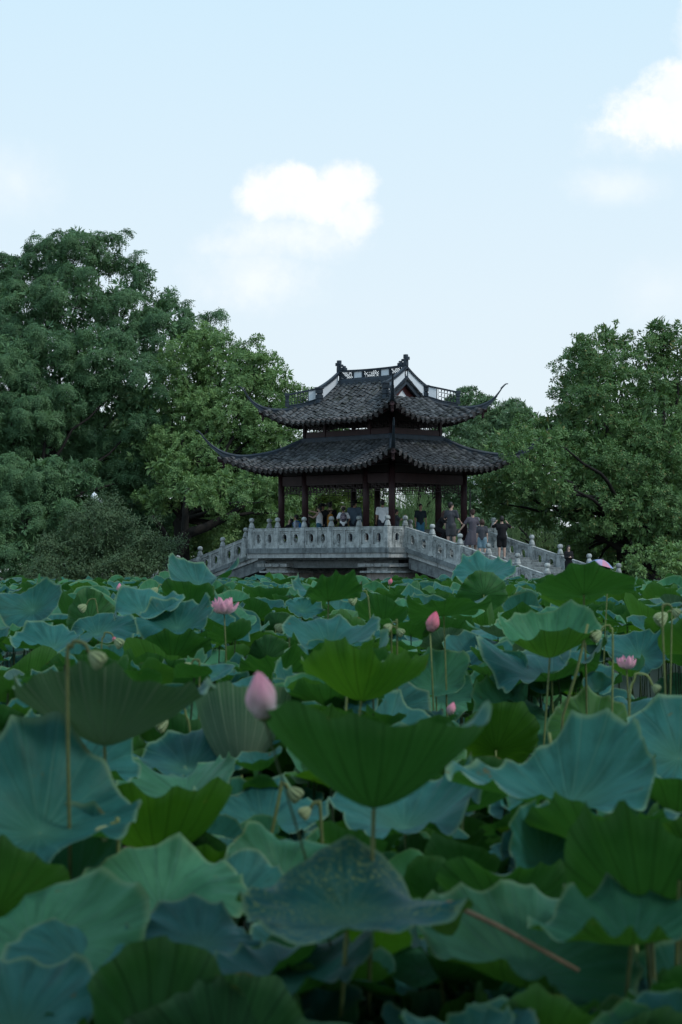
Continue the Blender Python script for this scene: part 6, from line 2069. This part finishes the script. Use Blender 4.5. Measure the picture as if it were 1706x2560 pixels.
        hm_.ball((0, -.05 * s, .055 * s), rh * .42, 10, 8, 0, HM)
    elif hairstyle == 'ponytail':
        cap(hm_, HM @ Vector((0, -.06 * s, .03 * s)), rh * .3, HM @ Vector((0, -.08 * s, -.08 * s)), rh * .18)
    remesh(hm_, 'hair', M[hair], root, .014)
    # --- clothes
    if shirt:
        cm = MB(); g = .012
        hem = P0 - up * .03 * s if low != 'dress' else P0
        cap(cm, P0 + Vector((-hb * .55, 0, 0)), .074 * s * build + g, P0 + Vector((hb * .55, 0, 0)), .074 * s * build + g)
        cap(cm, P0, .082 * s * build + g, CH, .084 * s * build + g)
        cap(cm, CH + Vector((-shw * .5, 0, 0)), .064 * s * build + g, CH + Vector((shw * .5, 0, 0)), .064 * s * build + g)
        cap(cm, SHc + Vector((-shw * .85, 0, -.016 * s)), .038 * s + g * .7, SHc + Vector((shw * .85, 0, -.016 * s)), .038 * s + g * .7)
        for s0, e0, w0, hd, sx in arms:
            if sleeve == 'short': cap(cm, s0, .036 * s + g, s0.lerp(e0, .72), .034 * s + g)
            elif sleeve == 'long': cap(cm, s0, .034 * s + g, e0, .028 * s + g * .8); cap(cm, e0, .028 * s + g * .8, e0.lerp(w0, .9), .022 * s + g * .5)
        remesh(cm, 'shirt' if low != 'dress' else 'dress_top', shirt, root, .022)
    if lower:
        cm = MB(); g = .014
        if low == 'dress':
            z0 = .22 * s
            prof = [(.20 * s * .95, z0 + .0), (.19 * s, z0 + .02), (.135 * s, .42 * s), (.095 * s + g, hip), (.078 * s + g, hip + .07 * s)]
            dm = MB(); vs_ = []; n = 36
            for r_, z in prof:
                for k in range(n):
                    w = 2 * PI * k / n; rr_ = r_ * (1 + .07 * math.sin(9 * w) * (1 if z < hip else .2))
                    vs_.append(Vector((math.cos(w) * rr_, math.sin(w) * rr_ * .85, z)))
            dm.add(vs_, [(i * n + k, i * n + (k + 1) % n, (i + 1) * n + (k + 1) % n, (i + 1) * n + k) for i in range(4) for k in range(n)] + [tuple(range(4 * n, 5 * n))])
            dm.build('skirt', lower, root, True)
        else:
            cap(cm, P0 + Vector((-hb * .6, 0, -.01)), .076 * s * build + g * .8, P0 + Vector((hb * .6, 0, -.01)), .076 * s * build + g * .8)
            for h0, k0, an in legs:
                if low == 'shorts': cap(cm, h0, .062 * s + g, h0.lerp(k0, .82), .052 * s + g)
                else: cap(cm, h0, .060 * s + g, k0, .042 * s + g); cap(cm, k0, .042 * s + g, k0.lerp(an, .88), .033 * s + g)
            remesh(cm, low, lower, root, .022)
    for h0, k0, an in legs:
        sm_ = MB(); cap(sm_, an + Vector((0, -.018 * s, -.018 * s)), .029 * s, an + Vector((0, .092 * s, -.026 * s)), .022 * s)
        sm_.build('shoe', cloth('shoe%d' % int(shoes[0] * 100), shoes), root, True)
    if hat:
        hm2 = MB(); kind, mt_ = hat
        wb = {'bucket': 1.75, 'wide': 2.5, 'cap': 1.12}[kind]
        hm2.lathe([(rh * wb, .012 * s), (rh * wb * .98, .020 * s), (rh * 1.08, .034 * s), (rh * 1.0, .065 * s), (rh * .7, .083 * s), (.002, .088 * s)], 18, 0, HM)
        if kind == 'cap': hm2.ball((0, .065 * s, .022 * s), rh * .8, 10, 6, 0, HM, (.9, 1.0, .12))
        hm2.build('hat', mt_, root, True)
    person.last = (root, s, dict(HD=HD, CH=CH, SHc=SHc, arms=arms, P0=P0, up=up, fw=fw))
    print('person', px, 'x', round(x, 2), 'tall', round(tall, 2), 'H', round(s, 2))
    return root


white = cloth('white', (.80, .82, .84)); black = cloth('black', (.012, .012, .014)); grey = cloth('grey', (.055, .058, .068)); bluegrey = cloth('bluegrey', (.085, .125, .17))
orange = cloth('orange', (.42, .20, .04)); olive = cloth('olive', (.12, .13, .10)); teal = cloth('dark_teal', (.018, .028, .034)); denim = cloth('denim', (.05, .16, .24))
ldenim = cloth('light_denim', (.16, .25, .30)); dressc = cloth('dress', (.085, .078, .095)); greys = cloth('grey_shorts', (.075, .075, .08)); tan = cloth('tan', (.38, .30, .22)); navy = cloth('navy', (.03, .035, .05)); lgrey = cloth('light_grey', (.42, .46, .52))
blue = cloth('bright_blue', (.03, .17, .42))

person('seated woman in black leaning her head back by the left end of the front railing', 712, 1299, -1.85, 250, 'sit', skin='skin_pale', hairstyle='long', shirt=black, sleeve='long', lower=black, lean=-.35, head_tilt=-.4, fem=True, seatz=.25)
person('seated man in a pale shirt facing left at the front railing', 744, 1288, -1.6, 285, 'sit', shirt=lgrey, lower=navy, lean=.15, seatz=.36)
r_, s_, inf = person.last
person('brown haired person in an olive top standing behind a railing post, facing right', 768, 1268, -1.2, 80, hair='hair_brown', hairstyle='bob', shirt=olive, sleeve='short', lower=black, fem=True, skin='skin', armR=((.2, .9, -.5), (0, .8, .6)))
person('woman in a white sleeveless top raising her arm and holding a drink', 799, 1266, -1.2, 290, skin='skin_pale', hairstyle='bun', shirt=white, sleeve='none', lower=denim, fem=True, armL=((.1, .75, -.65), (-.3, .9, .3)), armR=((.0, .9, .25), (-.1, 1, .25)))
r4, s4, inf4 = person.last
person('person dressed all in black standing under the roof behind the others', 826, 1257, .5, 10, shirt=black, sleeve='long', lower=black, build=1.1)
person('dark clothed person in a black wide hat behind the woman in white', 807, 1260, .9, 200, shirt=black, sleeve='long', lower=black, hat=('wide', black))
person('person in an orange shirt and tan bucket hat facing right', 826, 1271, -.9, 70, shirt=orange, sleeve='short', lower=lgrey, hat=('bucket', tan), fem=True, armR=((.1, .2, -1), (0, .3, -1)))
person('woman in a white t-shirt seen from behind, carrying a patterned backpack', 859, 1266, -1.5, 0, hairstyle='ponytail', shirt=white, sleeve='short', lower=black, fem=True, hat=('cap', tan), armL=((.5, .1, -1), (-.3, .7, -.5)), armR=((.5, .1, -1), (-.3, .7, -.5)))
r7, s7, inf7 = person.last
person('big man in a blue grey shirt and black wide hat seen from behind', 886, 1252, -.9, 20, shirt=bluegrey, sleeve='long', lower=navy, hat=('wide', black), build=1.22, lean=.08, head_turn=35)
person('man in a plain white t-shirt standing between two columns with his back turned', 957, 1250, -1.1, 0, shirt=white, sleeve='short', lower=navy, armL=((.15, .1, -1), (.1, .4, -1)))
person('person in grey half hidden behind the front corner column', 992, 1274, -.6, 90, shirt=grey, sleeve='short', lower=navy, armR=((0, .7, -.7), (0, .6, .6)))
person('man in a dark t-shirt and blue jeans facing the camera inside the right end', 1051, 1267, .6, 165, H=1.62, shirt=teal, sleeve='short', lower=denim, lean=.1, skin='skin')
person('crouching woman in black bending over beside the man in grey', 1102, 1289, -1.0, 120, 'crouch', H=1.6, hair='hair_brown', hairstyle='long', shirt=black, sleeve='short', lower=black, lean=.55, fem=True, skin='skin_pale', armR=((.1, .6, -.8), (0, .3, -1)))
person('man in a grey t-shirt and grey shorts standing on the top of the right ramp', 1128, 1254, -1.1, 25, shirt=grey, sleeve='short', lower=greys, low='shorts', skin='skin_pale', head_turn=40, armL=((.35, .3, -1), (.0, .9, .3)), armR=((.3, .2, -1), (.0, .8, -.4)))
person('woman in a long grey pleated dress seen from behind on the right ramp', 1182, 1274, -.9, -10, shirt=dressc, sleeve='short', lower=dressc, low='dress', hairstyle='bun', hair='hair_brown', skin='skin_pale', fem=True, armL=((.6, .1, -.9), (.5, .3, -.7)), armR=((.3, .3, -1), (0, 1, .5)))
person('child in a dark grey t-shirt and light denim shorts beside the woman in the dress', 1206, 1299, -1.1, 10, shirt=grey, sleeve='short', lower=ldenim, low='shorts', hairstyle='bob', hair='hair_brown', skin='skin_pale', fem=True)
person('person in a black t-shirt and black shorts raising both hands on the right ramp', 1255, 1291, .1, 0, shirt=black, sleeve='short', lower=black, low='shorts', skin='skin_pale', build=1.18, armL=((.5, .7, -.3), (-.6, .4, .8)), armR=((.5, .7, -.3), (-.6, .4, .8)), shoes=(.35, .35, .35))
person('long haired woman in black walking at the foot of the right ramp, facing the camera', 1422, 1364, .2, 170, shirt=black, sleeve='long', lower=black, hairstyle='long', skin='skin_pale', fem=True, armL=((.1, .2, -1), (-.6, .9, .1)), armR=((.1, .2, -1), (-.6, .9, .1)))
person('person walking under the pastel parasol, hidden behind the tall lotus leaf', 1506, 1414, .2, 200, shirt=navy, sleeve='short', lower=navy, H=1.22, hairstyle='long', fem=True, armR=((.2, .6, -.6), (0, .6, .8)))
rp, sp_, infp = person.last


def backpack(label, owner, s, inf, mat, size=1.0):
    root = empty('backpack', owner.location, owner.rotation_euler); tag(root, label, 'backpack')
    c = inf['CH'] + Vector((0, -.15 * s / 1.6, -.03 * s))
    mb = MB(); mb.ball(c, .16 * s / 1.6 * size, 14, 10, 0, None, (.92, .55, 1.25)); mb.build('bag', mat, root, True)
    mb = MB(); mb.ball(c + Vector((0, -.07 * size, -.06)), .10 * s / 1.6 * size, 12, 8, 0, None, (1, .5, .8)); mb.build('pocket', mat, root, True)
    for sx in (-1, 1):
        mb = MB(); t_ = inf['SHc']
        mb.tube([c + Vector((sx * .06, .03, .17)), t_ + Vector((sx * .09, -.06, .05)), t_ + Vector((sx * .10, .03, .045)), t_ + Vector((sx * .11, .12, -.06)), inf['CH'] + Vector((sx * .12, .11, -.08)), c + Vector((sx * .12, .06, -.12))], .014, 6)
        mb.build('strap', mat, root, True)


mp_, T, out = new_mat('patterned_fabric')
tcn = T.node('ShaderNodeTexCoord'); v1 = T.node('ShaderNodeTexVoronoi'); v1.inputs['Scale'].default_value = 38; T.link(tcn.outputs['Object'], v1.inputs[0])
c = T.mix(T.smooth(T.noise(tcn.outputs['Object'], 30, 3), .45, .55), (.10, .09, .13), (.42, .34, .38))
c = T.mix(T.math('GREATER_THAN', v1.outputs[0], .55), c, (.03, .03, .05))
b = T.node('ShaderNodeBsdfPrincipled'); T.link(c, b.inputs['Base Color']); b.inputs['Roughness'].default_value = .8; T.link(b.outputs[0], out.inputs[0])
backpack('patterned purple grey backpack on the woman in the white t-shirt', r7, s7, inf7, mp_)
backpack('bright blue bag on the back of the seated man', r_, s_, inf, blue, .8)
# the drink
a4 = inf4['arms'][0]; hand = r4.matrix_basis @ (a4[2] + a4[3] * .05 * s4)
cup_ = empty('drink_cup', hand + Vector((0, 0, -.05))); tag(cup_, 'small pale drink cup with a straw in the hand of the woman in white', 'cup')
mb = MB(); mb.lathe([(.028, 0), (.036, .11), (.038, .115), (.001, .116)], 12); mb.build('cup_body', lgrey, cup_, True)
mb = MB(); mb.tube([(0, 0, .1), (.01, 0, .21)], .004, 6); mb.build('straw', white, cup_)
# pastel parasol
top = P(1506, 1399, rp.location.y)
par = empty('parasol', top); tag(par, 'pastel pink and blue parasol just above the tall lotus leaf', 'parasol')
pcol = [cloth('pastel_pink', (.55, .26, .36)), cloth('pastel_blue', (.25, .34, .55)), cloth('pastel_lilac', (.42, .34, .52))]
TM = Matrix.Rotation(R(14), 4, 'Y')
for k in range(8):
    mb = MB(); vs_ = []
    for i in range(7):
        t = i / 6
        for j in range(5):
            a = (k + j / 4) * PI / 4; sag = 1 - .10 * math.sin(PI * j / 4) * t
            vs_.append(Vector((math.cos(a) * .50 * t * sag, math.sin(a) * .50 * t * sag, -.24 * t ** 1.9)))
    mb.add(vs_, [(i * 5 + j, i * 5 + j + 1, (i + 1) * 5 + j + 1, (i + 1) * 5 + j) for i in range(6) for j in range(4)])
    mb.build('canopy_panel', pcol[k % 3], par, True, TM)
mb = MB(); mb.tube([(0, 0, .05), (0, 0, -.85)], .007, 6); mb.build('shaft', M['eye'], par, False, TM)

# ------------------------------------------------------------------ lamps
M['lamp_white'] = simple('white_lamp_glass', (.72, .76, .78), .35, .04, 3, 0, .5)
M['iron'] = simple('dark_iron', (.02, .024, .022), .5, .2, 8)


def lamp(px, py, Y, label, r_=.13):
    c = P(px, py, Y); gzv = max(.2, bank_z(c.x, c.y))
    root = empty('street_lamp', (c.x, c.y, gzv)); tag(root, label, 'street lamp')
    h = c.z - gzv
    mb = MB(); mb.lathe([(.09, 0), (.10, .1), (.05, .2), (.04, h - .35), (.05, h - .3)], 10); mb.build('pole', M['iron'], root, True)
    mb = MB(); mb.tube([(-.25, 0, h - .30), (0, 0, h - .36), (.25, 0, h - .30)], .02, 6); mb.build('arm', M['iron'], root, True)
    for dx, dz in ((0, 0.1), (.25, -.12)):
        mb = MB(); mb.lathe([(.05, -.16), (.10, -.12), (r_ * 1.2, .0), (r_ * 1.25, .06), (r_ * .9, .16), (.03, .22), (.01, .26)], 14, 0, Matrix.Translation((dx, 0, h + dz))); mb.build('lamp_globe', M['lamp_white'], root, True)


lamp(236, 1250, 102.5, 'white globe street lamp showing between the dark trees at the left')
lamp(1176, 1204, 124, 'white lamp globe just right of the pavilion eave')
# ------------------------------------------------------------------ unseen trees added overhead and behind the viewer to shade the near leaves
def near_tree(base, lobes, label, seed):
    root = empty('added_shade_tree', base); tag(root, label, 'tree')
    PP, DD = [], []
    for (x, y, z, r_) in lobes:
        p, d = lobe_points(np.array([x, y, z]), r_, 3.2, .6, .4); PP.append(p); DD.append(d)
    make_crown(np.concatenate(PP) - np.array(base), np.concatenate(DD), 'puff', 1.5, root, M['camphor_dark'], 'crown', True)
    for i, (x, y, z, r_) in enumerate(lobes):
        limb(Vector((0, 0, 2.5)), Vector((x, y, z)) - Vector(base), .12, .04, .1, 7, seed + i, root)
    limb(Vector((0, 0, -.5)), Vector((0, 0, 2.6)), .3, .24, .03, 7, seed, root, 'trunk')


near_tree((-6.0, -7.0, .6), [(-5, -5, 6.5, 2.4), (-2, -4, 7.5, 2.4), (-7.5, -3, 6.5, 2.2), (-8, -7, 6, 2.4), (-4, -8, 7, 2.4), (-3.5, -.5, 6.8, 1.9), (-.5, 1.2, 7.4, 1.6)], 'unseen tree added behind the viewer to shade the near leaves, on the left', 50)
near_tree((5.0, -7.0, .6), [(4, -5, 6.8, 2.4), (1.5, -4, 7.8, 2.3), (6.5, -3, 6.6, 2.3), (8, -6, 6, 2.4), (0, -7, 7, 2.5), (5.2, 2.2, 6.8, 1.2), (6.8, 1.2, 6.6, 1.6)], 'unseen tree added behind the viewer to shade the near leaves, on the right', 80)
